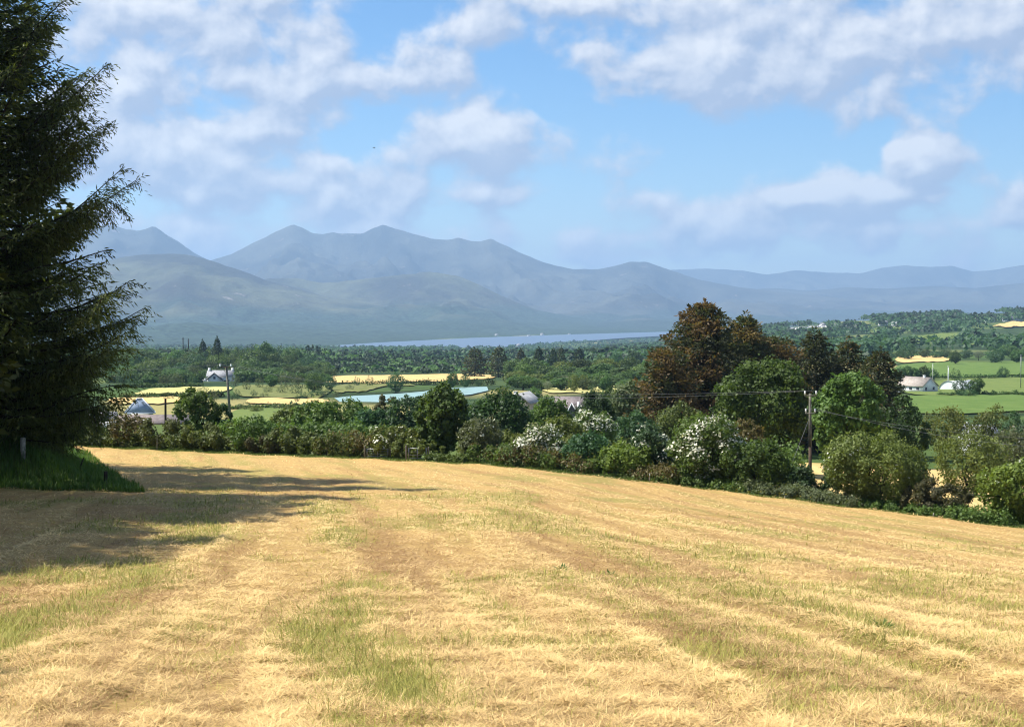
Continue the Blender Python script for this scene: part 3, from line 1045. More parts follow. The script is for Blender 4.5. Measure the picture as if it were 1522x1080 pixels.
plant('copper_shrub', 'small purple brown shrub rising in front of the pond', 'bush', 573, 587, 34, 150, 'purple', 2200, .24, 12)
plant('alder_tree', 'blue green tree between the bright spreading tree and the tall sycamore', 'tree', 556, 608, 70, 126, 'teal', 5600, .24, 22)
plant('alder_tree', 'dark blue green tree just left of the tall sycamore', 'tree', 607, 588, 66, 124, 'teal', 5600, .24, 22)
plant('hawthorn_bush', 'rounded hawthorn with dark hollow and few white flowers above the left hurdle', 'bush', 588, 633, 78, 100.5, 'olive', 6500, .18, 22, blossom=160, bpatch=.4)
plant('willow_bush', 'low dome shaped olive willow grown round the right hurdle', 'bush', 617, 651, 84, 98.8, 'olive', 6500, .15, 24, lump=.25)
plant('sycamore_tree', 'tall bushy sycamore standing alone at the middle of the hedge', 'tree', 660, 569, 82, 101, 'sycamore', 12000, .24, 42, lump=.25, zlo=.03, multi=1, trunk_r=.16)
plant('sycamore_tree', 'broad dark tree between the tall sycamore and the gabled house', 'tree', 742, 580, 98, 120, 'dark', 9000, .25, 34, multi=1, trunk_r=.16)
plant('hawthorn_bush', 'pale olive bush with drying flowers right of the tall sycamore', 'bush', 716, 622, 70, 97.5, 'willow', 6000, .17, 22, blossom=90, bpatch=.3)
hedge('hedge', 'long brown topped hedge in the middle of the field edge', 696, 908, 660, 682, 96.2, 90.3, 'mid', 26000, .15, 1.7, 'rust', seed=8)
plant('hawthorn_bush', 'rounded hawthorn covered in white blossom behind the brown topped hedge', 'bush', 802, 634, 76, 95, 'mid', 5500, .17, 22, blossom=2300, bsize=.15, bpatch=.95, bz=.2)
plant('sycamore_tree', 'dark green tree hiding the foot of the house with white bargeboards', 'tree', 818, 590, 66, 128, 'sycamore', 5200, .25, 22)
plant('yew_tree', 'dark spreading evergreen right of the house with white bargeboards', 'tree', 886, 582, 58, 140, 'dark', 5200, .24, 22)
plant('scrub_tree', 'olive green scrub behind the white blossomed hawthorn', 'tree', 838, 618, 76, 112, 'olive', 5000, .2, 20)
plant('hawthorn_tree', 'hawthorn with a white flowering crown below the dark evergreen', 'tree', 882, 611, 70, 116, 'mid', 5500, .2, 24, blossom=1100, bpatch=.7, bz=.55)
plant('alder_tree', 'dense blue green bush standing above the end of the brown topped hedge', 'tree', 872, 643, 74, 93, 'teal', 6000, .18, 22)
plant('willow_tree', 'grey green willow left of the rust brown spruce', 'tree', 932, 566, 64, 152, 'willow', 6000, .27, 24)
plant('willow_tree', 'second grey green willow lower in front of the rust brown spruce', 'tree', 950, 612, 66, 124, 'teal', 5200, .22, 22)
plant('elder_bush', 'bright yellow green bush beside the leaning dead stake', 'bush', 932, 657, 76, 90.4, 'lime', 6000, .17, 22)
plant('hawthorn_bush', 'dark bush speckled with white flowers right of the bright yellow green bush', 'bush', 970, 632, 60, 91, 'teal', 5200, .17, 20, blossom=520, bpatch=.55)
hedge('hedge', 'short hedge with browned top ending in a dark gap near the great hawthorn', 914, 1000, 692, 692, 90.2, 87.2, 'mid', 8500, .14, 1.3, 'rust', seed=10)
plant('hawthorn_tree', 'great hawthorn streaked with white blossom below the rust brown spruce', 'tree', 1052, 617, 116, 87.6, 'mid', 13000, .17, 40, lump=.27, blossom=2300, bsize=.14, bpatch=.62, bz=.15)
plant('elder_bush', 'leafy green bush between the great hawthorn and the right power pole', 'bush', 1124, 656, 112, 86, 'sycamore', 10000, .17, 34, lump=.28)
plant('dark_shrub', 'dark shrub at the foot of the right power pole', 'bush', 1204, 692, 84, 85.2, 'dark', 5000, .16, 18)
plant('broom_shrub', 'small olive brown shrub in front of the left broad sycamore', 'bush', 1112, 622, 58, 112, 'rust', 3600, .2, 16)
hedge('hedge', 'clipped grey green hedge with rounded top left of the great round bush', 1112, 1270, 715, 736, 84.8, 81, 'willow', 17000, .12, 1.5, seed=12, lumpy=.15)
plant('blackthorn_bush', 'great round olive bush standing clear of the hedge on the right', 'bush', 1304, 639, 160, 82.2, 'olive', 30000, .14, 50, lump=.25, zlo=.02, blossom=260, bpatch=.3)
plant('bramble_bush', 'brown leaved bush right of the great round bush', 'bush', 1397, 712, 108, 79.5, 'purple', 9500, .14, 30, lump=.26)
hedge('hedge', 'low leafy hedge below the brown leaved bush', 1262, 1482, 744, 758, 81.2, 76.8, 'mid', 19000, .13, 1.3, seed=14)
plant('ash_bush', 'bright green bush cut off by the right picture edge', 'bush', 1516, 682, 112, 77.5, 'lime', 11000, .18, 34, lump=.27, blossom=50, bsize=.2)
plant('hawthorn_bush', 'spreading hawthorn alone in the far stubble on the right', 'bush', 1447, 640, 108, 112, 'olive', 8500, .19, 32, zlo=.06)
plant('hawthorn_bush', 'rounded light green bush behind the one cut off at the right edge', 'bush', 1512, 636, 80, 122, 'willow', 5500, .2, 24)
plant('dark_shrub', 'tall dark ivy covered tree between the right sycamore and the green pasture', 'tree', 1350, 587, 66, 118, 'dark', 7500, .2, 28, lump=.26)
plant('gorse_bush', 'yellow green topped hedge tree below the green pasture', 'tree', 1408, 606, 80, 172, 'gorse', 6500, .22, 24)
plant('gorse_bush', 'yellowish shrub between the two grey cottage roofs', 'tree', 1478, 602, 60, 168, 'olive', 5000, .22, 22)
plant('dark_shrub', 'dark evergreen at the right edge beside the cottage roof', 'tree', 1512, 612, 46, 155, 'teal', 3600, .24, 16)
plant('sycamore_tree', 'broad dark sycamore directly left of the right power pole', 'tree', 1132, 534, 136, 124, 'sycamore', 20000, .30, 50, lump=.27, zlo=.02, multi=1, trunk_r=.3)
plant('sycamore_tree', 'bright topped sycamore directly right of the right power pole', 'tree', 1263, 553, 108, 116, 'sycamore', 16000, .28, 44, lump=.27, zlo=.04, multi=1, trunk_r=.28, tint0=.6)
plant('scrub_tree', 'grey green scrub below the rust brown spruce', 'tree', 1008, 600, 76, 128, 'bramble', 5200, .22, 22)
plant('scrub_tree', 'olive scrub under the right sycamore beside the tall dark tree', 'tree', 1312, 606, 40, 120, 'willow', 3500, .2, 16)


hedge('hedge', 'green undergrowth filling the hedge below the tall sycamore', 634, 704, 676, 678, 97.5, 95.6, 'mid', 5000, .16, 1.4, seed=31)
hedge('hedge', 'rank green hedge bottom under the great hawthorn', 996, 1118, 712, 730, 87.2, 84.4, 'mid', 9000, .15, 1.2, seed=33)
hedge('hedge', 'dense scrub behind the blossoming hawthorns in the middle', 690, 1010, 640, 668, 106, 99, 'olive', 22000, .22, 2.2, seed=35)
hedge('hedge', 'dense scrub below the left broad sycamore', 1000, 1180, 660, 672, 101, 97, 'mid', 12000, .22, 2.2, seed=37)
hedge('hedge', 'leafy scrub behind the brambles left of the centre', 330, 640, 628, 636, 121, 116, 'mid', 20000, .24, 2.2, seed=39)


# ---- the stand of spruces right of the middle
def browned(P, r):
    return fbm(P[:, 0] / 2.0 + 3, P[:, 2] / 1.6, 12, 3) + r.normal(0, .10, len(P)) > .46
prof_b = ([0, .08, .2, .4, .6, .8, .92, 1], [.9, 1.0, 1.0, .92, .76, .52, .30, .05])
conifer('spruce_tree', 'tallest rust brown dying spruce with a ragged pointed top', 1044, 447, 212, 158, 360, 'deadspruce', 21, mat2='greyspruce', f2=lambda P, r: ~browned(P, r) | (P[:, 0] > 1.5),
        power=([0, .08, .2, .4, .6, .75, .88, 1], [.95, 1, 1, .84, .58, .40, .22, .03]), cs=.46, cw=.2, step=.34, twig=1.2, rise=.62, trunk_r=.3)
conifer('spruce_tree', 'brownish green spruce top leaning out right of the rust brown one', 1098, 466, 150, 164, 260, 'greyspruce', 22, mat2='deadspruce', f2=browned,
        power=([0, .08, .2, .4, .6, .75, .88, 1], [.95, 1, 1, .86, .62, .45, .26, .03]), cs=.46, cw=.2, step=.36, twig=1.25, rise=.62, trunk_r=.28, lean=.03)
conifer('spruce_tree', 'lower rust coloured spruce filling the left foot of the brown stand', 988, 520, 104, 150, 170, 'deadspruce', 23, mat2='greyspruce', f2=lambda P, r: ~browned(P, r),
        power=prof_b, cs=.45, cw=.2, step=.36, twig=1.2, rise=.7, trunk_r=.22)
conifer('spruce_tree', 'wide low browned spruce between the tallest one and the dark pointed one', 1150, 503, 124, 166, 190, 'deadspruce', 24, mat2='greyspruce', f2=lambda P, r: browned(P, r),
        power=prof_b, cs=.46, cw=.2, step=.36, twig=1.2, rise=.8, trunk_r=.25)
conifer('spruce_tree', 'dark pointed spruce behind the right power pole', 1214, 489, 102, 170, 210, 'greyspruce', 25, power=([0, .08, .2, .4, .6, .75, .88, 1], [.9, 1, 1, .90, .70, .52, .30, .04]), cs=.48, cw=.2, step=.38, twig=1.2, rise=.35, trunk_r=.25)
conifer('spruce_tree', 'grey green spruce behind the bright topped sycamore', 1262, 503, 98, 172, 200, 'greyspruce', 26, mat2='deadspruce', f2=lambda P, r: r.random(len(P)) < .15, power=([0, .08, .2, .4, .6, .75, .88, 1], [.9, 1, 1, .90, .70, .52, .30, .04]), cs=.48, cw=.2, step=.38, twig=1.2, rise=.35, trunk_r=.25)
conifer('spruce_tree', 'rightmost grey brown spruce of the stand, above the tall dark tree', 1308, 518, 100, 166, 200, 'greyspruce', 27, mat2='deadspruce', f2=lambda P, r: r.random(len(P)) < .10, power=([0, .08, .2, .4, .6, .75, .88, 1], [.9, 1, 1, .90, .70, .52, .30, .04]), cs=.48, cw=.2, step=.38, twig=1.2, rise=.35, trunk_r=.22)
conifer('spruce_tree', 'drooping spruce low behind the right sycamore', 1284, 548, 60, 150, 70, 'greyspruce', 28, mat2='deadspruce', f2=lambda P, r: r.random(len(P)) < .12, power=prof_b, cs=.5, cw=.22, step=.45, twig=1.0, rise=.3, trunk_r=.18)

# ------------------------------------------------------------------ middle distance trees (shared crowns)
def smooth_hit(px, row):
    r = ray(px, row)
    Ys = np.geomspace(60, 9000, 3000)
    dz = r[2] * Ys - H(r[0] * Ys, Ys, False)
    k = np.argmax(dz <= 0) if (dz <= 0).any() else np.argmin(np.where(Ys > 1200, dz, 1e9))
    return Ys[k]


PROTO = {}
def proto_broad(key, leaf, n, size, seed, rx=4.6, h=10.0, k=26, lump=.30, zlo=.10):
    L = lobes_ellipsoid(rx, rx, h, k, zlo, lump, seed=seed)
    L[:, 2] *= h / (L[:, 2] + L[:, 3]).max()
    PROTO[key] = (trunk_mesh('trunk', h, .28, L, 4, seed, 'bark_dark', .25),
                  leaf_mesh('crown', L, n, size, M[leaf], seed, up=.6), rx * 1.1, h)


def proto_conif(key, leaf, nb, seed, rad=3.2, h=14.0, power=1.0, z0=.12):
    tm, cm = conifer_meshes(h / 1.04, rad, nb, seed, leaf, z0=z0, rise=.2, cs=.9, cw=.55, step=.85, twig=1.2, power=power, trunk_r=.25)
    PROTO[key] = (tm, cm, rad, h)


for i in range(4):
    proto_broad('round%d' % i, 'farwood', 2600, .62, 200 + i, rx=(4.6, 5.4, 4.0, 5.0)[i], k=(26, 32, 22, 28)[i])
proto_broad('dark0', 'dark', 2200, .6, 210)
proto_broad('dark1', 'teal', 2200, .6, 211, rx=5.2)
proto_broad('light0', 'olive', 2200, .58, 212)
proto_broad('light1', 'mid', 2400, .58, 213, rx=5.2)
proto_broad('lime0', 'lime', 2200, .58, 218, rx=4.8)
proto_broad('silver0', 'silver', 1600, .5, 214, k=20, zlo=.25)
proto_broad('bush0', 'teal', 1100, .5, 215, rx=5.5, h=8, zlo=.0)
proto_broad('bush1', 'willow', 1100, .5, 216, rx=6.0, h=8, zlo=.0)
proto_broad('yellow0', 'gorse', 1500, .5, 217)
prof_p = ([0, .1, .25, .45, .65, .85, 1], [.5, .8, 1.0, .9, .68, .34, .04])
proto_conif('pine0', 'pine', 70, 220, power=prof_p)
proto_conif('pine1', 'pine', 62, 221, rad=3.9, power=prof_p, z0=.2)
proto_conif('pine2', 'greyspruce', 62, 222, rad=4.4, power=prof_p, z0=.08)


def mid_tree(key, px, top, wpx, Y, label, group=None, name='tree', cat='tree'):
    tm, cm, pr, ph = PROTO[key]
    g = gpt(px, Y)
    h = max(1.0, at(px, top, Y)[2] - g[2])
    sx = wpx * PXM(Y) / 2 / pr
    root = empty(name, g, random.random() * 6.28)
    root.scale = (sx, sx * random.uniform(.85, 1.15), h / ph)
    link('trunk', tm, root); link('crown', cm, root)
    return tag(root, label, cat, group)


# wood behind the white farmhouse
def wood(px0, px1, sky, layers, keys, wpx, front, label, group, name='tree', step=.62, jit=4):
    for li, Y in enumerate(layers):
        f = li / max(1, len(layers) - 1)
        px = px0 + random.random() * wpx * step
        while px < px1:
            Yq = Y * random.uniform(.97, 1.03)
            s = np.interp(px, [p for p, _ in sky], [q for _, q in sky])
            top = front + (s - front) * f + random.uniform(-jit, jit)
            w = wpx * random.uniform(.8, 1.3)
            mid_tree(random.choice(keys), px, top, w, Yq, label, group, name)
            px += wpx * step * random.uniform(.75, 1.25)


sky_l = [(150, 522), (170, 520), (200, 516), (235, 517), (262, 521), (290, 517), (325, 512), (350, 515), (380, 509), (410, 513), (440, 521), (470, 531), (490, 538)]
wood(70, 488, sky_l, (680, 740, 800, 870), ('round0', 'round1', 'round2', 'round3', 'round0', 'dark1', 'light1'), 34, 546,
     'leafy tree in the wood behind the white farmhouse', 'broadleaved trees of the wood behind the white farmhouse')
mid_tree('pine0', 322, 502, 17, 850, 'pointed conifer sticking out above the wood, straight over the white farmhouse', name='pine_tree')
mid_tree('pine1', 301, 506, 18, 850, 'dark conifer above the wood, left of the pointed one over the farmhouse', name='pine_tree')
# wood right of the pond
sky_r = [(745, 545), (765, 535), (790, 530), (820, 537), (850, 533), (880, 536), (910, 530), (940, 532), (975, 534), (1010, 536)]
wood(758, 1000, sky_r, (470, 520, 570, 630), ('round0', 'round1', 'round2', 'round3', 'light1', 'light0'), 46, 560,
     'rounded green tree in the wood beyond the gabled houses', 'broadleaved trees of the wood beyond the gabled houses', step=.66)
for px, top, w, key, Y in ((775, 519, 20, 'pine2', 720), (800, 517, 20, 'pine0', 720), (822, 518, 18, 'pine1', 720), (834, 516, 18, 'pine2', 730), (861, 518, 24, 'pine1', 720)):
    mid_tree(key, px, top, w, Y, 'dark conifer rising behind the round green wood', 'conifers behind the round green wood', 'pine_tree')
for px, top, w, key, Y in ((915, 522, 26, 'dark1', 900), (942, 522, 28, 'dark0', 900), (965, 528, 22, 'dark1', 880), (893, 527, 24, 'round1', 860)):
    mid_tree(key, px, top, w, Y, 'dark round tree at the back of the wood in front of the lake shore', 'round trees at the back of the wood')
mid_tree('pine2', 706, 517, 40, 700, 'broad dark conifer at the right end of the distant hay strip', name='pine_tree')
mid_tree('pine2', 741, 515, 34, 690, 'taller browner conifer right of the broad dark one at the hay strip end', name='pine_tree')
single = [
    ('dark1', 588, 553, 30, 584, 'dark round tree standing in front of the distant hay strip above the pond'),
    ('bush0', 530, 559, 12, 574, 'left one of two little round trees against the distant hay strip'),
    ('bush0', 549, 558, 15, 574, 'right one of two little round trees against the distant hay strip'),
    ('bush1', 520, 571, 17, 580, 'small grey bush below the two little round trees by the hay strip'),
    ('round1', 467, 553, 36, 584, 'round dark tree left of the distant hay strip'),
    ('dark1', 489, 557, 24, 581, 'smaller tree touching the left end of the distant hay strip'),
    ('round2', 672, 553, 20, 578, 'greyish tree right of the pond in front of the distant hay strip'),
    ('dark1', 692, 557, 18, 577, 'dark small tree beside the greyish one at the right end of the pond'),
    ('bush0', 711, 562, 12, 574, 'little bush right of the pond below the hay strip end'),
    ('bush1', 366, 564, 15, 580, 'round silvery bush right of the white farmhouse'),
    ('bush0', 352, 578, 16, 593, 'grey flowering bush right of the left power pole'),
    ('bush0', 377, 579, 14, 590, 'dark small bush in the rough pasture right of the grey flowering bush'),
    ('bush1', 362, 597, 26, 610, 'wide scrub bush right of the left power pole, below the pale strip'),
    ('purple0' if False else 'bush0', 398, 597, 16, 606, 'dark round bush on the lower pale strip'),
    ('bush0', 441, 586, 11, 598, 'tiny tree standing on the lower pale strip'),
    ('silver0', 814, 566, 15, 582, 'small silver leaved tree on the pale meadow beyond the gabled houses'),
    ('silver0', 842, 558, 26, 580, 'silver leaved tree left of the yellow one beyond the gabled houses'),
    ('light0', 853, 556, 22, 583, 'light green tree between the silver one and the yellow one'),
    ('yellow0', 868, 556, 18, 580, 'yellow leaved tree beyond the gabled houses'),
    ('bush0', 884, 568, 24, 584, 'dark bush on the pale meadow right of the yellow tree'),
    ('round2', 900, 558, 22, 584, 'round tree on the right end of the pale meadow'),
    ('dark1', 1350, 512, 26, 535, 'dark tree above the left end of the small hay strip on the right'),
    ('round0', 1420, 521, 24, 542, 'low branched tree right of the small hay strip on the right'),
    ('silver0', 1455, 521, 18, 536, 'greyish tree between two dark trees beyond the green pasture'),
    ('dark1', 1480, 516, 32, 540, 'broad dark tree at the back of the green pasture'),
    ('round2', 1512, 520, 26, 540, 'tree at the right edge behind the green pasture'),
    ('dark1', 1491, 545, 18, 563, 'lone tree in the lush pasture near the right edge'),
    ('bush0', 1420, 547, 20, 566, 'dark bush behind the white pole by the polytunnel'),
    ('dark1', 1429, 561, 26, 589, 'dark tree in front of the polytunnel'),
    ('round2', 1452, 561, 26, 588, 'round tree right of the polytunnel'),
    ('bush0', 1440, 577, 34, 590, 'low bushes before the foot of the polytunnel'),
    ('bush1', 1335, 566, 34, 588, 'grey scrub at the left end of the bungalow'),
]
for key, px, top, w, base_row, lab in single:
    Y = smooth_hit(px, base_row)
    mid_tree(key, px, top, w, Y, lab, name='bush' if key.startswith('bush') else 'tree', cat='bush' if key.startswith('bush') else 'tree')
for px, top in ((1338, 545), (1350, 543), (1362, 546), (1374, 543), (1384, 547)):
    mid_tree(random.choice(('round0', 'dark1', 'round2')), px, top, 20, 560, 'tree of the short row behind the bungalow', 'short row of trees behind the bungalow')
for px, top, w, base_row in ((182, 553, 26, 572), (243, 557, 22, 572), (262, 554, 24, 571), (286, 558, 20, 571), (222, 557, 28, 573), (425, 551, 32, 576), (403, 557, 24, 576), (444, 556, 28, 578), (200, 560, 26, 576), (350, 556, 18, 574), (385, 560, 18, 577)):
    mid_tree(random.choice(('bush0', 'bush1', 'round2')), px, top, w, smooth_hit(px, base_row), 'scrubby bush along the foot of the wood around the white farmhouse', 'bushes along the foot of the wood', 'bush', 'bush')
for px, top, w, base_row in ((318, 584, 18, 595), (455, 580, 24, 592), (470, 578, 22, 590), (420, 571, 24, 585), (440, 573, 22, 586), (398, 572, 20, 584), (300, 574, 24, 584), (480, 577, 24, 590), (415, 598, 26, 609), (432, 600, 22, 610), (380, 603, 22, 613), (460, 598, 24, 608), (345, 583, 16, 594), (392, 583, 20, 592), (275, 583, 24, 590), (250, 588, 20, 594), (335, 598, 20, 606), (500, 580, 20, 590), (482, 597, 26, 606), (230, 586, 22, 592), (186, 584, 24, 592)):
    mid_tree(random.choice(('bush0', 'bush1', 'light0')), px, top, w, smooth_hit(px, base_row), 'low bush dotted over the rough pasture below the white farmhouse', 'bushes dotted over the rough pasture', 'bush', 'bush')
for px, top, w, Y in ((1340, 520, 20, 1000), (1375, 519, 24, 1000), (1392, 521, 22, 980), (1405, 518, 20, 1000), (1436, 519, 24, 960), (1500, 512, 26, 1000), (1528, 514, 26, 980), (1320, 522, 22, 950)):
    mid_tree(random.choice(('round0', 'dark1', 'round3')), px, top, w, Y, 'tree in the hedgerow behind the small hay strip on the right', 'hedgerow trees behind the small hay strip')
for px, top, w, Y, key in ((755, 596, 40, 200, 'dark1'), (800, 606, 40, 190, 'round0'), (915, 596, 44, 190, 'light0'), (700, 600, 40, 210, 'round1'), (525, 600, 40, 210, 'light1'), (640, 596, 30, 220, 'dark1'), (905, 575, 36, 260, 'round2'), (722, 588, 34, 240, 'round2'), (795, 575, 30, 300, 'round2'), (748, 574, 30, 300, 'light0')):
    mid_tree(key, px, top, w, Y, 'tree of the thicket around the gabled houses', 'trees of the thicket around the gabled houses')
for px0, px1, t0, t1, row, lab in ((160, 300, 556, 555, 569, 'scrubby hedge at the foot of the wood left of the farmhouse'), (352, 492, 553, 556, 568, 'scrubby hedge at the foot of the wood right of the farmhouse'), (1318, 1545, 557, 556, 562, 'dark hedge across the lush pasture on the right'), (1395, 1545, 583, 582, 588, 'dark hedge between the polytunnel and the near green pasture'),
                                   (185, 330, 586, 581, 590, 'brown hedge between two pale strips below the farmhouse'), (345, 470, 603, 600, 608, 'low trimmed hedge along the lane right of the left power pole'),
                                   (170, 300, 571, 569, 576, 'hedge above the upper pale strip left of the farmhouse'), (490, 735, 567, 563, 572, 'grassy dark bank hedge below the distant hay strip')):
    Ya, Yb = smooth_hit(px0, row), smooth_hit(px1, row)
    hedge('hedge', lab, px0, px1, t0, t1, Ya, Yb, 'bramble' if 'brown' in lab else 'farwood', 5200 if 'scrubby' in lab else 2600, .8 if 'scrubby' in lab else .55, 1.6, seed=int(px0))

# ------------------------------------------------------------------ woods that read as one mass
def mass_wood(name, label, pts, leafs, per=34, seed=1):
    """pts: (n,5) x, y, height, radius, species; one mesh of leaf clumps"""
    r = np.random.default_rng(seed)
    pts = np.asarray(pts)
    n = len(pts)
    zb = H(pts[:, 0], pts[:, 1])
    rep = np.repeat(np.arange(n), per)
    d = r.normal(0, 1, (n * per, 3)); d /= np.linalg.norm(d, axis=1, keepdims=True)
    d[:, 2] = np.where(d[:, 2] < -.5, -d[:, 2], d[:, 2])
    h = pts[rep, 2]; rad = pts[rep, 3]; sp = pts[rep, 4]
    lump = .7 + .5 * vnoise(d[:, 0] * 2 + rep * 3.1, d[:, 1] * 2 + d[:, 2] * 2, 5)
    zz = .56 + .40 * d[:, 2]
    con = np.where(sp > .5, np.clip(1.55 - 1.5 * zz, .12, 1), 1.0)
    P = np.stack([pts[rep, 0] + d[:, 0] * rad * lump * con, pts[rep, 1] + d[:, 1] * rad * lump * con, zb[rep] + h * zz * np.where(sp > .5, 1.08, 1)], -1)
    N = d + np.array([0, 0, .6]) + r.normal(0, .5, P.shape)
    V, Fq = leaf_cards(P, N, rad * .62 * (.6 + .7 * r.random(len(P))), .8)
    t = np.clip(.25 + .5 * r.random(n)[rep] + r.normal(0, .12, len(P)), 0, 1)
    o = link(name, mesh(name, V, Fq, [M[leafs[0]], M[leafs[1]]], face_attr=t, mat_idx=(sp > .5).astype(int)))
    return tag(o, label, 'wood', kind='stuff')


def pine_wood():
    pts = []
    sky = lambda px: np.interp(px, [430, 455, 470, 480, 500, 540, 580, 620, 660, 700, 740, 800], [519, 512, 511, 514, 522, 523, 525, 526, 529, 532, 533, 534])
    for Y in np.arange(830, 1280, 42):
        f = (Y - 830) / 450.0
        px = 440 + rng.random() * 10
        while px < 770:
            top = 548 + (sky(px) - 548) * f + rng.normal(0, 2.0)
            yq = Y + rng.normal(0, 12)
            x = (px - CX) / F * yq
            h = at(px, top, yq)[2] - float(H(x, yq))
            if h > 3: pts.append((x, yq, min(h, 24), 3.0 + rng.random() * 1.6, float(rng.random() < .62)))
            px += 5 + rng.random() * 4
    mass_wood('pine_wood', 'grey green pine wood between the distant hay strip and the lake', pts, ('farwood', 'pine'), 40, 3)
pine_wood()


def far_woods():
    n = 60000
    Y = np.exp(rng.uniform(math.log(1050), math.log(6200), n))
    u = rng.uniform(-.50, .52, n)
    X = u * Y
    w = fbm(X / 420 + 3, Y / 420, 101, 4)
    hill = sstep(.12, .2, u)
    cell = fbm(X / 90, Y / 90, 103, 2)
    thr = np.where(hill > .5, .51, .45)
    k = (w > thr) | (cell > .68)
    # keep lake, the view corridor and mapped fields clear
    px = u * F + CX
    lake_near = np.interp(px, [440, 500, 560, 640, 740, 860, 985, 1100], [4380, 4360, 4135, 4100, 4360, 5210, 6310, 7000])
    k &= Y < lake_near - 60
    k &= ~((u < .02) & (Y < 1500) & (Y > 900) & (u > -.16))
    for (pa, pb, ra, rb) in ((1335, 1432, 496, 510), (1425, 1478, 508, 514), (1472, 1540, 480, 488), (1205, 1295, 478, 485), (1395, 1470, 522, 527), (1288, 1352, 486, 494), (1170, 1232, 487, 495), (1430, 1500, 466, 475), (1250, 1310, 496, 506), (795, 872, 523, 531), (650, 725, 523, 530)):
        row = HROW - (H(X, Y, False) / Y) * F
        k &= ~((px > pa) & (px < pb) & (row > ra) & (row < rb + 1.5))
    idx = np.nonzero(k)[0]
    # nearer ones are the larger in view: thin out by distance so that the cover looks even
    idx = idx[rng.random(len(idx)) < .55]
    pts = np.stack([X[idx], Y[idx], 7 + 7 * rng.random(len(idx)), 4.2 + 3.5 * rng.random(len(idx)) + Y[idx] / 1400,
                    (rng.random(len(idx)) < np.where(w[idx] > .56, .5, .1)).astype(float)], -1)
    print('far trees', len(pts))
    mass_wood('distant_wood', 'hazy woods and hedgerow trees spread over the lowland and the low hill', pts, ('teal', 'pine'), 18, 5)  # blue-green leaf colours put extra haze into these woods
far_woods()

# ------------------------------------------------------------------ fields and water as ground sheets
def sheet(name, label, mat, c, off=.12, n=(26, 10), rough=.0):
    """c: four (px,row) corners: far left, far right, near right, near left"""
    q = [((p - CX) / F, smooth_hit(p, r)) for p, r in c]
    s = np.linspace(0, 1, n[0]); t = np.linspace(0, 1, n[1])
    S, T = np.meshgrid(s, t, indexing='ij')
    def mixq(k):
        return (q[0][k] * (1 - S) + q[1][k] * S) * (1 - T) + (q[3][k] * (1 - S) + q[2][k] * S) * T
    U, Y = mixq(0), mixq(1)
    wob = (fbm(S * 6 + c[0][0], T * 0 + 2, 7, 3) - .5) * .05 + (fbm(S * 6 + c[0][0], T * 0 + 9, 9, 3) - .5) * .05 * T
    Y = Y * (1 + wob)
    Yc_ = Y.mean(1, keepdims=True); Y = Yc_ + (Y - Yc_) * np.sqrt(np.clip(1 - (2 * S - 1) ** 6, .0004, 1))
    X = U * Y
    Z = H(X, Y) + off + Y * .0006
    a, b = n
    i, j = np.meshgrid(np.arange(a - 1), np.arange(b - 1), indexing='ij')
    Fq = np.stack([i * b + j, i * b + j + 1, (i + 1) * b + j + 1, (i + 1) * b + j], -1).reshape(-1, 4)
    o = link(name, mesh(name, np.stack([X, Y, Z], -1), Fq, M[mat], smooth=True))
    return tag(o, label, kind='structure')


sheet('field', 'distant golden hay strip above the pond', 'f_hay', [(478, 559), (738, 556), (738, 566), (468, 572)], n=(60, 16))
sheet('field', 'pale cut strip below the white farmhouse', 'f_pale', [(205, 580), (345, 575), (345, 583), (198, 588)], n=(40, 12))
sheet('field', 'lower pale cut strip beside the shed', 'f_hay', [(160, 592), (270, 590), (270, 600), (160, 602)], n=(40, 12))
sheet('field', 'pale cut strip right of the left power pole', 'f_hay', [(365, 593), (490, 591), (490, 601), (365, 602)], n=(40, 12))
sheet('field', 'rough pasture around the white farmhouse', 'f_olive', [(345, 573), (500, 574), (495, 590), (345, 592)], n=(40, 12))
sheet('field', 'green pasture below the distant hay strip', 'f_olive', [(495, 573), (620, 571), (560, 582), (490, 586)], n=(40, 12))
sheet('field', 'green paddock behind the hedge right of the left power pole', 'f_green2', [(340, 609), (470, 605), (470, 626), (340, 632)], n=(40, 12))
sheet('field', 'pale meadow beyond the gabled houses', 'f_pale', [(810, 577), (925, 574), (925, 583), (805, 585)], n=(40, 12))
sheet('field', 'near green pasture on the right', 'f_green', [(1290, 590), (1560, 589), (1560, 614), (1290, 617)], n=(60, 20))
sheet('field', 'cropped pasture around the polytunnel', 'f_green2', [(1370, 566), (1560, 562), (1560, 587), (1330, 589)], n=(60, 20))
sheet('field', 'lush green pasture behind the bungalow', 'f_green', [(1330, 541), (1560, 538), (1560, 559), (1320, 562)], n=(60, 20))
sheet('field', 'small hay strip on the right', 'f_hay', [(1332, 531), (1405, 531), (1414, 539), (1330, 540)], n=(30, 10))
sheet('field', 'green field on the low hill', 'f_green2', [(1362, 500), (1432, 496), (1424, 504), (1338, 510)], off=.5, n=(30, 10))
sheet('field', 'small green field lower on the hill', 'f_green2', [(1432, 508), (1478, 507), (1470, 514), (1430, 515)], off=.5, n=(30, 10))
sheet('field', 'pale strip high on the hill at the right edge', 'f_hay', [(1475, 483), (1540, 481), (1540, 487), (1490, 488)], off=.8, n=(30, 10))
sheet('field', 'olive field on the left shoulder of the hill', 'f_olive', [(1215, 478), (1290, 480), (1295, 485), (1205, 484)], off=.8, n=(30, 10))


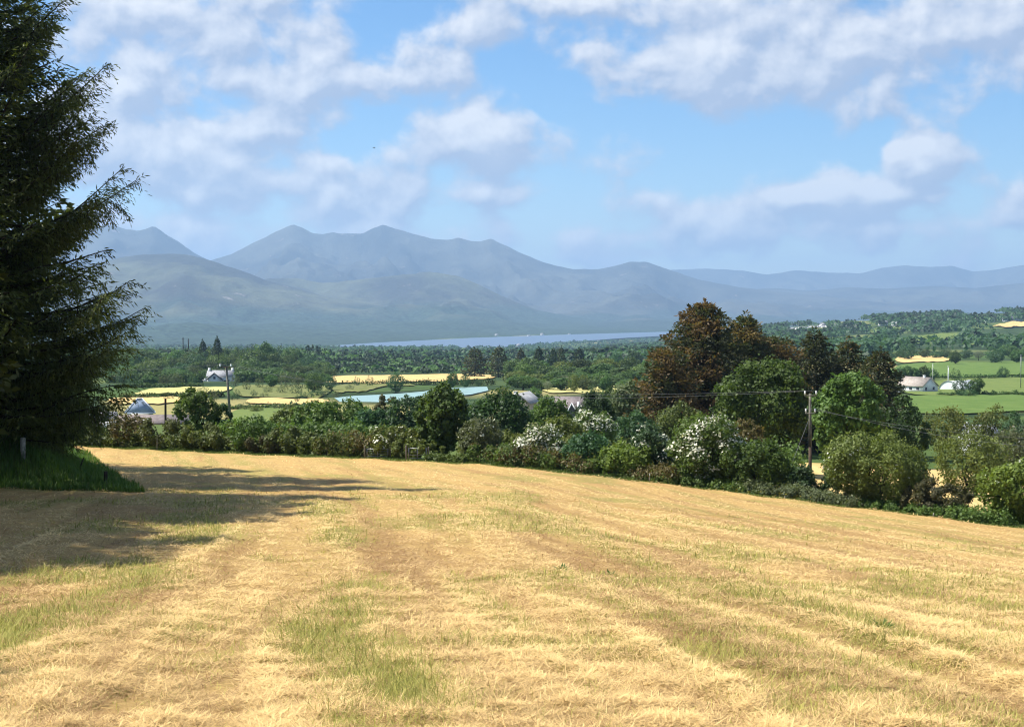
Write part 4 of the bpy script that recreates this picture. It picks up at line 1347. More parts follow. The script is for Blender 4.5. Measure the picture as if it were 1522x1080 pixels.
for c, lab, mt in (([(1300, 488), (1352, 487), (1345, 492), (1290, 494)], 'pale green field among the trees on the shoulder of the hill', 'f_green2'),
                   ([(1175, 489), (1232, 488), (1228, 493), (1170, 495)], 'olive field beside the far town', 'f_olive'),
                   ([(1438, 470), (1500, 467), (1500, 472), (1430, 475)], 'long green field near the crest of the hill', 'f_green2'),
                   ([(1255, 499), (1310, 497), (1302, 503), (1250, 506)], 'green field below the far town', 'f_olive'),
                   ([(800, 527), (868, 524), (872, 528), (795, 531)], 'light green meadow at the near lake shore', 'f_green2'),
                   ([(655, 526), (725, 524), (722, 528), (650, 530)], 'thin light meadow between the pine wood and the lake', 'f_green2')):
    sheet('field', lab, mt, c, off=1.0, n=(30, 10))


def near_stubble():
    px = np.linspace(1100, 1620, 60); t = np.linspace(0, 1, 40)
    PX, T = np.meshgrid(px, t, indexing='ij')
    Yn = edge_Y(PX) + 5.5; Yf = np.interp(PX, [1100, 1300, 1620], [142, 150, 150]) + 3 * (vnoise(PX / 40, PX * 0, 3) - .5)
    Y = Yn + (Yf - Yn) * T
    X = (PX - CX) / F * Y
    Z = H(X, Y) + .05
    a, b = PX.shape
    i, j = np.meshgrid(np.arange(a - 1), np.arange(b - 1), indexing='ij')
    Fq = np.stack([i * b + j, (i + 1) * b + j, (i + 1) * b + j + 1, i * b + j + 1], -1).reshape(-1, 4)
    o = link('field', mesh('field', np.stack([X, Y, Z], -1), Fq, M['f_hay'], smooth=True))
    tag(o, 'cut hay field seen through gaps behind the right hand hedge', kind='structure')
near_stubble()


def flat_water(name, label, mat, z, pts):
    V = []
    for px, row in pts:
        r = ray(px, row)
        V.append(r * (z / r[2]))
    V = np.array(V)
    c = V.mean(0)
    V = np.vstack([V, c]); n = len(pts)
    Ft = np.array([[i, (i + 1) % n, n] for i in range(n)])[:, ::-1]
    return tag(link(name, mesh(name, V, Ft, M[mat])), label, kind='structure')


flat_water('pond', 'pale turquoise pond behind the hedge trees', 'pond', -24.7,
           [(497, 591), (525, 588), (560, 586.5), (600, 584), (630, 581.5), (655, 577), (690, 575), (724, 574.5), (726, 580), (700, 586), (650, 590), (600, 596), (545, 598), (505, 597)])
flat_water('lake', 'long blue lake under the mountains', 'lake', -109.0,
           [(470, 516), (500, 513), (530, 511), (560, 509), (630, 505.5), (700, 502), (780, 499), (860, 496.5), (985, 493), (1100, 491),
            (1100, 494), (985, 499), (930, 502), (860, 507), (800, 512), (740, 516), (690, 520), (640, 523), (560, 523), (500, 519)])

# ------------------------------------------------------------------ mountains
def mountain(name, label, mat, Yc, crest, foot, back=3500, seed=1, rough=1.0, base=-113.0, kind='structure'):
    px = np.linspace(-700, 2200, 620)
    cr = np.interp(px, [c[0] for c in crest], [c[1] for c in crest])
    u = (px - CX) / F
    zc = np.array([at(p, r, Yc)[2] for p, r in zip(px, cr)])
    zc = zc + (fbm(px / 14.0, px * 0 + seed, seed, 3) - .5) * .02 * np.maximum(zc - base, 0) * rough
    yf = np.interp(px, [f[0] for f in foot], [f[1] for f in foot])
    s = np.concatenate([np.linspace(0, 1, 90), 1 + np.linspace(.04, 1, 24)])
    U, S = np.meshgrid(u, s, indexing='ij')
    ZC = np.repeat(zc[:, None], len(s), 1); YF = np.repeat(yf[:, None], len(s), 1)
    Y = np.where(S <= 1, YF + (Yc - YF) * S, Yc + back * (S - 1))
    X = U * Y
    Sf = np.where(S <= 1, S, 2 - S)
    prof = .30 * Sf + .70 * Sf ** 2.1
    # gullies run down from the crest, spurs between them
    wx = X + 900 * (fbm(X / 2600, Y / 2600, seed + 3, 2) - .5); wy = Y + 1800 * (fbm(X / 2600 + 7, Y / 2600, seed + 4, 2) - .5)
    gl = 1 - np.abs(2 * fbm(wx / 1250, wy / 2500, seed + 7, 5, .55) - 1) * 2.4
    am = Sf * (1 - Sf) * 4
    hgt = np.maximum(ZC - base, 0)
    Z = base + hgt * prof * (1 - .78 * am * (1 - gl) * rough) + hgt * am * (fbm(X / 600, Y / 600, seed + 9, 5) - .5) * .30 * rough
    Z = np.where(Sf < .012, base - 2, Z)
    a, b = U.shape
    i, j = np.meshgrid(np.arange(a - 1), np.arange(b - 1), indexing='ij')
    Fq = np.stack([i * b + j, (i + 1) * b + j, (i + 1) * b + j + 1, i * b + j + 1], -1).reshape(-1, 4)
    o = link(name, mesh(name, np.stack([X, Y, Z], -1), Fq, M[mat], smooth=True))
    tag(o, label, kind=kind)
    return Z.max()


shore = [(-700, 4800), (440, 4650), (500, 4780), (560, 5050), (700, 5900), (860, 6750), (985, 7500), (1100, 7700), (2200, 7900)]
zmax = 0
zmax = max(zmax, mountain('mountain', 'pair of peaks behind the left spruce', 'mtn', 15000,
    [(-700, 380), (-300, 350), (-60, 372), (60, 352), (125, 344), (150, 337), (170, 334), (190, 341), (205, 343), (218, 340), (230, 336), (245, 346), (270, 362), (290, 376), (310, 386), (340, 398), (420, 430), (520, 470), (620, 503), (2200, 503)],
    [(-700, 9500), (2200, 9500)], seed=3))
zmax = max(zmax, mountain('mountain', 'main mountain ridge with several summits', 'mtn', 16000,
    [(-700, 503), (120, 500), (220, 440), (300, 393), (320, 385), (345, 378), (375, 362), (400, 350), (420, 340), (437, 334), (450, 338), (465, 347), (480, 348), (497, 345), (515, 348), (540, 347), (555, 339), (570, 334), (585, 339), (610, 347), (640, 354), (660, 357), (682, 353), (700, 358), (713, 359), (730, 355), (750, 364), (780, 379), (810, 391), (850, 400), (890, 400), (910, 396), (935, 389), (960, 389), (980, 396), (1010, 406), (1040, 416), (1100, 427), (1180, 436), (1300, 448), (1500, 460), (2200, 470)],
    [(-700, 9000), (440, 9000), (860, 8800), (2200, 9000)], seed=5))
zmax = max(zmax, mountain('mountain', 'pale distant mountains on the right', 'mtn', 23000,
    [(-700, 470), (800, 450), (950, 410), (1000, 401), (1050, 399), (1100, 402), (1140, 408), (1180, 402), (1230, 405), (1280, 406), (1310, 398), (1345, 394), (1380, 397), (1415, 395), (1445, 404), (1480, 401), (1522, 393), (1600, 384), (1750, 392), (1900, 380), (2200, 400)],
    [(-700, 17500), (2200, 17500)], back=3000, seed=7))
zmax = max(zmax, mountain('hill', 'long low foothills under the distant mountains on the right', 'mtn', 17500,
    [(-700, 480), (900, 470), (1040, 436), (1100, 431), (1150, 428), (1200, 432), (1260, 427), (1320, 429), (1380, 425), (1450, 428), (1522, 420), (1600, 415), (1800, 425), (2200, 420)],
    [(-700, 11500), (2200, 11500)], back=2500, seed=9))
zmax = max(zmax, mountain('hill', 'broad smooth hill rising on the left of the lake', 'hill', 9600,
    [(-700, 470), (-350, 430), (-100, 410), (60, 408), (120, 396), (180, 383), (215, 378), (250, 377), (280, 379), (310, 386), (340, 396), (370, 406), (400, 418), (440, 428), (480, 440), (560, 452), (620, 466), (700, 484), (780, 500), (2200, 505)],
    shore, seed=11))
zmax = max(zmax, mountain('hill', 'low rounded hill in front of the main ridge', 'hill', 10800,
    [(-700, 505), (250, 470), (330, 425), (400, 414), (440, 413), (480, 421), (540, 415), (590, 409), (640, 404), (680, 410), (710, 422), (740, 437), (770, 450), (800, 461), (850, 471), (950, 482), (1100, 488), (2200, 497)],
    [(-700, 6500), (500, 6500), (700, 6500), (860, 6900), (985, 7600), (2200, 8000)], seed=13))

# ------------------------------------------------------------------ buildings
def gable_house(name, label, cat, loc, rz, L, W, eave, ridge, wall, roof, over=.35, chim=(), windows=(), doors=(), group=None, barge=None):
    """ridge runs along local x; windows: (side, along, z, w, h) with side in +y,-y,+x,-x"""
    root = empty(name, loc, rz)
    g = Geo()
    poly = [(-W / 2, -.6), (W / 2, -.6), (W / 2, eave), (0, ridge), (-W / 2, eave)]
    g.prism(poly, -L / 2, L / 2, 'x')
    link('wall', g.mesh('wall', M[wall]), root)
    g = Geo()
    sl = (ridge - eave) / (W / 2)
    for sg in (-1, 1):
        y0, z0 = sg * (W / 2 + over), eave - sl * over
        th = .16
        V = []
        for x in (-L / 2 - over, L / 2 + over):
            V += [(x, y0, z0 + .02), (x, 0, ridge + .02), (x, 0, ridge + .02 + th), (x, y0, z0 + .02 + th)]
        g.add(V, [(0, 1, 2, 3), (7, 6, 5, 4), (0, 4, 5, 1), (3, 2, 6, 7), (0, 3, 7, 4), (1, 5, 6, 2)])
    ro = link('roof', g.mesh('roof', M[roof]), root)
    for (x, y, w, d, z1, m_) in chim:
        g = Geo().box(x - w / 2, x + w / 2, y - d / 2, y + d / 2, ridge - 1.0, z1)
        g.box(x - w / 2 - .06, x + w / 2 + .06, y - d / 2 - .06, y + d / 2 + .06, z1 + .003, z1 + .12)
        link('chimney', g.mesh('chimney', M[m_]), ro)
    def plate(side, a, z, w, h, out0, out1):
        g = Geo()
        if side in ('+y', '-y'):
            s = 1 if side == '+y' else -1
            g.box(a - w / 2, a + w / 2, min(s * (W / 2 + out0), s * (W / 2 + out1)), max(s * (W / 2 + out0), s * (W / 2 + out1)), z, z + h)
        else:
            s = 1 if side == '+x' else -1
            g.box(min(s * (L / 2 + out0), s * (L / 2 + out1)), max(s * (L / 2 + out0), s * (L / 2 + out1)), a - w / 2, a + w / 2, z, z + h)
        return g
    for (side, a, z, w, h) in windows:
        wn = link('window', plate(side, a, z, w, h, -.05, .02).mesh('window', M['window']), root)
        link('sill', plate(side, a, z - .12, w + .2, .1, -.02, .1).mesh('sill', M['wall_white']), wn)
    for (side, a, w, h) in doors:
        link('door', plate(side, a, -.3, w, h + .3, -.05, .025).mesh('door', M['bargeboard']), root)
    if barge:
        for sx in (-1, 1):
            g = Geo()
            for sg in (-1, 1):
                x0 = sx * (L / 2 + over + .005); x1 = sx * (L / 2 + over + .07)
                y0, z0 = sg * (W / 2 + over), eave - sl * over
                V = []
                for x in (min(x0, x1), max(x0, x1)):
                    V += [(x, y0, z0 - .14), (x, sg * .01, ridge - .12), (x, sg * .01, ridge + .22), (x, y0, z0 + .22)]
                g.add(V, [(0, 1, 2, 3), (7, 6, 5, 4), (0, 4, 5, 1), (3, 2, 6, 7), (0, 3, 7, 4), (1, 5, 6, 2)])
            link('bargeboard', g.mesh('bargeboard', M[barge]), ro)
    return tag(root, label, cat, group)


# white farmhouse with a front gable
def farmhouse():
    Y = 600
    g0 = gpt(328, Y); zb = at(328, 571.5, Y)[2]
    loc = (g0[0], Y, zb)
    root = gable_house('farmhouse', 'white farmhouse with grey slate roof and dark edged front gable, before the wood', 'house', loc, 0, 10.2, 6.0, 3.6, 5.7, 'wall_white', 'slate',
                       chim=((-4.7, 0, .8, .8, 6.7, 'wall_white'), (4.7, 0, .8, .8, 6.7, 'wall_white')),
                       windows=(('-y', 3.6, 1.0, .9, 1.2), ('+y', 0, 1, 1, 1.2)), doors=(('-y', 2.3, .95, 2.0),))
    # cross gable towards the field
    W = 5.6; x0 = -1.6; y0, y1 = -5.2, -2.9; e, r_ = 2.6, 4.9
    g = Geo(); g.prism([(x0 - W / 2, -.6), (x0 + W / 2, -.6), (x0 + W / 2, e), (x0, r_), (x0 - W / 2, e)], y0, y1 + 2.6, 'y')
    gw = link('gable_wing', g.mesh('gable_wing', M['wall_white']), root)
    g = Geo(); sl = (r_ - e) / (W / 2)
    for sg in (-1, 1):
        V = []
        for y in (y0 - .3, y1 + 2.6):
            V += [(x0 + sg * (W / 2 + .4), y, e - sl * .4 + .02), (x0, y, r_ + .02), (x0, y, r_ + .2), (x0 + sg * (W / 2 + .4), y, e - sl * .4 + .2)]
        g.add(V, [(0, 1, 2, 3), (7, 6, 5, 4), (0, 4, 5, 1), (3, 2, 6, 7), (0, 3, 7, 4), (1, 5, 6, 2)])
    link('roof', g.mesh('roof', M['slate']), gw)
    g = Geo()
    for sg in (-1, 1):
        V = []
        for y in (y0 - .38, y0 - .305):
            V += [(x0 + sg * (W / 2 + .45), y, e - sl * .45 - .25), (x0 + sg * .01, y, r_ - .25), (x0 + sg * .01, y, r_ + .24), (x0 + sg * (W / 2 + .45), y, e - sl * .45 + .24)]
        g.add(V, [(0, 1, 2, 3), (7, 6, 5, 4), (0, 4, 5, 1), (3, 2, 6, 7), (0, 3, 7, 4), (1, 5, 6, 2)])
    link('bargeboard', g.mesh('bargeboard', M['bargeboard']), gw)
    link('window', Geo().box(x0 - .45, x0 + .45, y0 - .02, y0 + .05, 2.5, 3.5).mesh('window', M['window']), gw)
    # lean-to on the left
    g = Geo(); g.prism([(-8.6, -.6), (-5.12, -.6), (-5.12, 2.9), (-8.6, 1.9)], -2.6, 2.6, 'y')
    lt = link('lean_to', g.mesh('lean_to', M['wall_white']), root)
    g = Geo(); g.prism([(-8.9, 1.85), (-5.12, 2.94), (-5.12, 3.1), (-8.9, 2.0)], -2.8, 2.8, 'y')
    link('roof', g.mesh('roof', M['slate']), lt)
farmhouse()


def sunroom():
    Y = 205
    zb = at(206, 613, Y)[2]; x = (207 - CX) / F * Y
    root = empty('sunroom', (x, Y, zb), .25)
    a = 1.75; gz = float(H(x, Y)) - zb - .5
    link('wall', Geo().box(-a, a, -a, a, gz, 0).mesh('wall', M['wall_white']), root)
    g = Geo(); rt = .34; hz = 1.95; o = a + .3
    V = [(-o, -o, 0.01), (o, -o, 0.01), (o, o, 0.01), (-o, o, 0.01), (-rt, -rt, hz), (rt, -rt, hz), (rt, rt, hz), (-rt, rt, hz)]
    g.add(V, [(0, 1, 5, 4), (1, 2, 6, 5), (2, 3, 7, 6), (3, 0, 4, 7), (4, 5, 6, 7), (3, 2, 1, 0)])
    rf = link('roof', g.mesh('roof', M['sunglass']), root)
    g = Geo()
    for i in range(4):
        g.tube([np.array(V[i]) + [0, 0, .03], np.array(V[4 + i]) + [0, 0, .03]], .06, 5)
        g.tube([np.array(V[i]) + [0, 0, .02], np.array(V[(i + 1) % 4]) + [0, 0, .02]], .06, 5)
        g.tube([np.array(V[4 + i]) + [0, 0, .02], np.array(V[4 + (i + 1) % 4]) + [0, 0, .02]], .05, 5)
    link('glazing_bars', g.mesh('glazing_bars', M['glazing_bar']), rf)
    tag(root, 'small sunroom with a blue grey pyramid shaped glass roof beside the shed', 'sunroom')
    # shed with two skylights
    Y = 192
    zt = at(215, 619, Y)[2]; x = (224 - CX) / F * Y
    gz = float(H(x, Y)) - zt
    root = empty('shed', (x, Y, zt), .05)
    L = 9.2
    link('wall', Geo().box(-L / 2, L / 2, -1.0, 2.2, gz - .5, -.75).mesh('wall', M['stone']), root)
    g = Geo(); g.prism([(-1.3, -.86), (2.4, -.02), (2.4, .1), (-1.3, -.74)], -L / 2 - .2, L / 2 + .2, 'x')
    rf = link('roof', g.mesh('roof', M['slate_brown']), root)
    for xx in (-2.6, -1.0):
        g = Geo(); g.prism([(-.7, -.60), (.6, -.305), (.6, -.27), (-.7, -.565)], xx - .5, xx + .5, 'x')
        link('skylight', g.mesh('skylight', M['wall_white']), rf)
    tag(root, 'long low shed with brown roof and two pale skylights behind the bramble hedge', 'shed')
    # white cottage under the boughs
    Y = 178
    x = (148 - CX) / F * Y; zt = at(148, 616, Y)[2]; zg = float(H(x, Y))
    gable_house('cottage', 'white low cottage glimpsed under the spruce boughs at the left', 'house', (x, Y, zg), .12, 3.6, 3.0, zt - zg - .9, zt - zg + .2, 'wall_white', 'slate',
                windows=(('-y', -.6, 1.2, .7, .8),), doors=(('-y', .9, .8, 1.9),), over=.2)
    x = (160 - CX) / F * 165; z = at(160, 628, 165)[2]; zg = float(H(x, 165))
    g = Geo().box(-1.3, 1.1, -.15, .15, zg - z - .3, 0).box(-1.36, 1.16, -.2, .2, .003, .1)
    tag(link('garden_wall', g.mesh('garden_wall', M['wall_white']), None, (x, 165, z), .1), 'short white garden wall in front of the cottage under the boughs', 'wall')
sunroom()


# the two gabled houses in the thicket
def gabled_houses():
    Y = 255
    x = (779 - CX) / F * Y; zg = float(H(x, Y)); zr = at(779, 584, Y)[2] - zg
    gable_house('house', 'beige gabled house with one white chimney in the thicket', 'house', (x, Y, zg), PI / 2 - .25, 8.0, 4.0, zr - 1.6, zr, 'wall_beige', 'slate',
                chim=((-3.2, .7, .55, .55, zr + .35, 'wall_white'),), windows=(('-x', .2, 2.2, .8, .9),), over=.15)
    Y = 226
    x = (852 - CX) / F * Y; zg = float(H(x, Y)); zr = at(852, 590.5, Y)[2] - zg
    root = gable_house('house', 'house with brown grey roof and a gable edged by white bargeboards', 'house', (x, Y, zg), 0, 5.4, 4.2, zr - 1.5, zr, 'wall_white', 'slate_purple',
                       windows=(('-y', 1.7, zr - 2.9, .8, .9),), over=.2)
    W = 1.9; x0 = -.35; e, r_ = zr - 2.5, zr - .75; y0, y1 = -3.4, -.3
    g = Geo(); g.prism([(x0 - W / 2, -.6), (x0 + W / 2, -.6), (x0 + W / 2, e), (x0, r_), (x0 - W / 2, e)], y0, y1, 'y')
    gw = link('gable_wing', g.mesh('gable_wing', M['slate_purple']), root)
    sl = (r_ - e) / (W / 2)
    for sg in (-1, 1):
        g = Geo(); V = []
        for y in (y0 - .4, y0 - .02):
            V += [(x0 + sg * (W / 2 + .2), y, e - sl * .2 - .1), (x0 + sg * .02, y, r_ - .1), (x0 + sg * .02, y, r_ + .2), (x0 + sg * (W / 2 + .2), y, e - sl * .2 + .2)]
        g.add(V, [(0, 1, 2, 3), (7, 6, 5, 4), (0, 4, 5, 1), (3, 2, 6, 7), (0, 3, 7, 4), (1, 5, 6, 2)])
        link('bargeboard', g.mesh('bargeboard', M['wall_white']), gw)
    g = Geo().box(.55, .85, -2.9, -2.5, zr - 2.6, zr - .5)
    link('chimney', g.mesh('chimney', M['wall_white']), root)
gabled_houses()


def right_buildings():
    Y = 440
    x = (1364 - CX) / F * Y; zb = at(1370, 582, Y)[2]
    gable_house('bungalow', 'long bungalow with a weathered tan and brown roof below the short row of trees', 'house', (x, Y, zb), -.95, 9.5, 7.0, 1.9, 4.3, 'wall_white', 'slate_tan',
                chim=((2.6, 0, .6, .6, 4.9, 'wall_white'),),
                windows=(('+x', -1.8, .7, .9, .9), ('+x', 1.6, .7, .9, .9), ('-y', -2.5, .7, 1.0, .8), ('-y', .4, .7, 1.0, .8), ('-y', 3, .7, 1.0, .8)), over=.3)
    # polytunnel
    Y = 455
    x = (1411 - CX) / F * Y; zb = at(1411, 586, Y)[2]
    R = 4.1; Lt = 10.0
    root = empty('polytunnel', (x, Y, zb), .62)
    n = 18
    V = []; fs = []
    for k in range(n + 1):
        a = PI * k / n
        for xx in (0, Lt):
            for rr in (R, R - .08):
                V.append((xx, -rr * math.cos(a), rr * math.sin(a)))
    for k in range(n):
        b = k * 4; c = b + 4
        fs += [(b, b + 2, c + 2, c), (b + 1, c + 1, c + 3, b + 3), (b, c, c + 1, b + 1), (b + 2, b + 3, c + 3, c + 2)]
    link('cover', Geo().add(V, fs).mesh('cover', M['plastic'], True), root)
    for xx in (-.02, Lt * .5, Lt + .02):
        g = Geo(); g.tube([(xx, -(R + .07) * math.cos(PI * k / n), (R + .07) * math.sin(PI * k / n)) for k in range(n + 1)], .09, 6)
        link('hoop', g.mesh('hoop', M['galv'], True), root)
    V = [(.12, 0, 0)] + [(.12, -(R - .12) * math.cos(PI * k / n), (R - .12) * math.sin(PI * k / n)) for k in range(n + 1)]
    W2 = [(.18, y, z) for _, y, z in V]
    N1 = len(V)
    fs = [(0, k + 1, k + 2) for k in range(n)] + [(N1, N1 + k + 2, N1 + k + 1) for k in range(n)]
    link('end_panel', Geo().add(V + W2, fs).mesh('end_panel', M['plastic']), root)
    tag(root, 'white round arched polytunnel beside the bungalow', 'polytunnel')
    # cottages half hidden on the right
    Y = 178
    for px, row, wl, lab, rf, ch in ((1456, 633, 3.6, 'grey roofed cottage with a white chimney hidden behind the spreading hawthorn', 'slate', -1.5),
                                     (1520, 634, 3.4, 'pale roofed cottage cut by the right edge behind the bushes', 'slate_tan', None)):
        x = (px - CX) / F * Y; zg = float(H(x, Y)); zr = at(px, row, Y)[2] - zg
        gable_house('cottage', lab, 'house', (x, Y, zg), .1, wl, 3.4, max(zr - 1.0, .6), zr, 'wall_white', rf,
                    chim=((ch, 0, .45, .45, zr + .35, 'wall_white'),) if ch else (), windows=(('-y', 0, max(zr - 2.2, .2), .8, .8),), over=.2)
right_buildings()

# tiny far houses
def far_houses():
    g = Geo()
    L, W, e, r_ = 12, 7.5, 3.6, 6.6
    g.prism([(-W / 2, -2.0), (W / 2, -2.0), (W / 2, e), (0, r_), (-W / 2, e)], -L / 2, L / 2, 'x', 0)
    sl = (r_ - e) / (W / 2)
    for sg in (-1, 1):
        V = []
        for x in (-L / 2 - .4, L / 2 + .4):
            V += [(x, sg * (W / 2 + .5), e - sl * .5 + .05), (x, 0, r_ + .05), (x, 0, r_ + .3), (x, sg * (W / 2 + .5), e - sl * .5 + .3)]
        g.add(V, [(0, 1, 2, 3), (7, 6, 5, 4), (0, 4, 5, 1), (3, 2, 6, 7), (0, 3, 7, 4), (1, 5, 6, 2)], 1)
    for x in (-4, -1.3, 1.3, 4):
        g.box(x - .5, x + .5, -W / 2 - .03, -W / 2 + .03, 1, 2.4, 2)
    me = g.mesh('house', [M['wall_white'], M['slate'], M['window']])
    spots = [(1332, 484.5), (1356, 485.5), (1362, 486), (1395, 485.5), (1257, 487), (1222, 486.5), (1312, 483.5), (1470, 482), (1497, 501), (1512, 503), (1505, 485)]
    town = [(1160 + 3 * i + random.uniform(-2, 2), 496 + random.uniform(-4, 6)) for i in range(34)]
    shore_h = [(738, 498), (806, 497), (846, 497), (786, 499), (905, 495), (890, 508), (770, 514)]
    for i, (px, row) in enumerate(spots + town + shore_h):
        Y = smooth_hit(px, row + 1)
        if Y > 8000: Y = 6800
        if i < len(spots): Y = max(Y, 2250)
        elif i < len(spots) + len(town): Y = max(Y, 2500)
        gp = gpt(px, Y)
        gp[2] = max(gp[2], at(px, row + 1.5, Y)[2])
        far = i >= len(spots)
        o = link('house', me, None, gp, random.uniform(-1.2, 1.2))
        s = (1.15 if not far else random.uniform(.7, 1.0)) * (1.4 if Y > 4500 else 1)
        o.scale = (s, s, s)
        if i < len(spots):
            tag(o, 'white house far off among the trees of the low hill', 'house', 'white houses on the low hill')
        elif i < len(spots) + len(town):
            tag(o, 'tiny house of the far town at the foot of the low hill', 'house', 'houses of the far town')
        else:
            tag(o, 'tiny white house on the far lake shore', 'house', 'houses on the lake shore')
far_houses()

# ------------------------------------------------------------------ power line
def right_pole():
    Y = 87.5
    base = gpt(1206, Y); top = at(1204, 585, Y)
    h = top[2] - base[2]; dx = top[0] - base[0]
    root = empty('power_pole', base)
    zc = at(1204, 664, Y)[2] - base[2]
    f = zc / h
    link('pole', Geo().tube([(dx * f, 0, zc), (dx * (f + 1) / 2, 0, (zc + h) / 2), (dx, 0, h)], [.09, .082, .072], 10).mesh('pole', M['pole'], True), root)
    link('pole_foot', Geo().tube([(0, 0, -.4), (dx * f * .5, 0, zc / 2), (dx * f, 0, zc - .003)], [.105, .10, .092], 10).mesh('pole_foot', M['pole_low'], True), root)
    ends = []
    for (zz, half, nm) in ((h - .1, .36, 'crossarm'), (h - 1.15, .30, 'bracket')):
        g = Geo().box(dx - half, dx + half, -.19, -.12, zz - .032, zz + .032)
        ca = link(nm, g.mesh(nm, M['pole']), root)
        for sx in (-1, 1):
            g = Geo().tube([(dx + sx * half * .92, -.17, zz + .05), (dx + sx * half * .92, -.17, zz + .12), (dx + sx * half * .92, -.17, zz + .17), (dx + sx * half * .92, -.17, zz + .27)], [.02, .06, .04, .055], 8)
            link('insulator', g.mesh('insulator', M['ceramic'], True), ca)
            ends.append(np.array(base) + [dx + sx * half * .92, -.17, zz + .3])
    a = np.array([dx - .1, -.05, h - 1.6]); b = gpt(1160, 86.2) - base
    link('stay_wire', Geo().tube([a, b], .010, 6).mesh('stay_wire', M['wire'], True), root)
    tag(root, 'tall grey timber power pole with crossarm, right of the middle', 'power pole')
    return ends


def left_pole():
    Y = 200.0
    top = at(336.5, 545, Y); x = (342 - CX) / F * Y
    base = np.array([x, Y, float(H(x, Y))])
    h = top[2] - base[2]; dx = top[0] - x
    root = empty('power_pole', base)
    link('pole', Geo().tube([(0, 0, -.5), (dx * .5, 0, h * .5), (dx, 0, h)], [.20, .175, .15], 10).mesh('pole', M['pole'], True), root)
    g = Geo().tube([(dx - .85, -.2, h - .05), (dx + .72, -.2, h - .05)], .06, 6)
    ca = link('crossarm', g.mesh('crossarm', M['pole_low']), root)
    link('brace', Geo().tube([(dx - .55, -.16, h - .1), (dx - .1, -.16, h - .75)], .03, 5).mesh('brace', M['galv']), ca)
    ends = []
    for xx in (-.8, .66):
        g = Geo().tube([(dx + xx, -.2, h), (dx + xx, -.2, h + .12), (dx + xx, -.2, h + .2), (dx + xx, -.2, h + .36)], [.05, .14, .09, .12], 8)
        link('insulator', g.mesh('insulator', M['ceramic'], True), ca)
        ends.append(base + [dx + xx, -.2, h + .38])
    tag(root, 'timber power pole with two white insulators, below the white farmhouse', 'power pole')
    return ends
re_ = right_pole(); le_ = left_pole()


def cable(a, b, sag, label, r=.016):
    a = np.array(a); b = np.array(b)
    t = np.linspace(0, 1, 22)
    pts = a + (b - a) * t[:, None]; pts[:, 2] -= sag * 4 * t * (1 - t)
    o = link('power_cable', Geo().tube(pts - a, r, 5).mesh('power_cable', M['wire'], True), None, a)
    tag(o, label, 'cable')
cable(re_[0], le_[0], 1.6, 'upper power cable running left from the right pole to the left pole', .007)
cable(re_[1], le_[1], 2.0, 'lower hanging power cable between the two power poles', .007)
far_l = [at(-120, 538, 330), at(-100, 537, 330)]
cable(le_[0], far_l[0], 1.5, 'power cable leaving the left pole towards the big spruce, from its left insulator', .007)
cable(le_[1], far_l[1], 1.5, 'power cable leaving the left pole towards the big spruce, from its right insulator', .007)
cable(re_[2], at(1900, 650, 74), .9, 'power cable sagging right from the bracket of the right pole, left insulator', .006)
cable(re_[3], at(1900, 664, 72), 1.1, 'power cable sagging right from the bracket of the right pole, right insulator', .006)

g = gpt(245, 160); zt = at(245, 592, 160)[2] - g[2]
tag(link('telegraph_pole', Geo().tube([(0, 0, -.4), (0, 0, zt * .5), (.01, 0, zt - .05), (.01, 0, zt)], [.13, .12, .115, .09], 9).mesh('telegraph_pole', M['post_dark'], True), None, g),
    'thick dark short pole standing between the shed and the young ash', 'pole')
for px, t, lab in ((272, 501, 'left one of two thin dark masts above the wood'), (280, 503, 'right one of two thin dark masts above the wood')):
    g = gpt(px, 1150); zt = at(px, t, 1150)[2] - g[2]
    q = Geo().tube([(0, 0, -.5), (0, 0, zt * .6), (0, 0, zt)], [.5, .42, .3], 8)
    q.box(-1.0, 1.0, -.12, .12, zt - 1.6, zt - 1.35)
    tag(link('mast', q.mesh('mast', M['post_dark'], True), None, g), lab, 'mast')
for px, t, Y, lab, r in ((1410, 545, 470, 'slim white pole standing behind the polytunnel', .16), (1518, 528, 470, 'slim pale pole at the right edge in the lush pasture', .13), (1387, 541, 520, 'faint thin pole behind the bungalow', .08)):
    g = gpt(px, Y); zt = at(px, t, Y)[2] - g[2]
    q = Geo().tube([(0, 0, -.4), (0, 0, zt * .5), (0, 0, zt)], [r * 1.1, r, r * .8], 8)
    q.box(-r * 1.8, r * 1.8, -r, r, zt + .003, zt + .18)
    tag(link('pole', q.mesh('pole', M['ceramic' if px < 1500 else 'galv'], True), None, g), lab, 'pole')


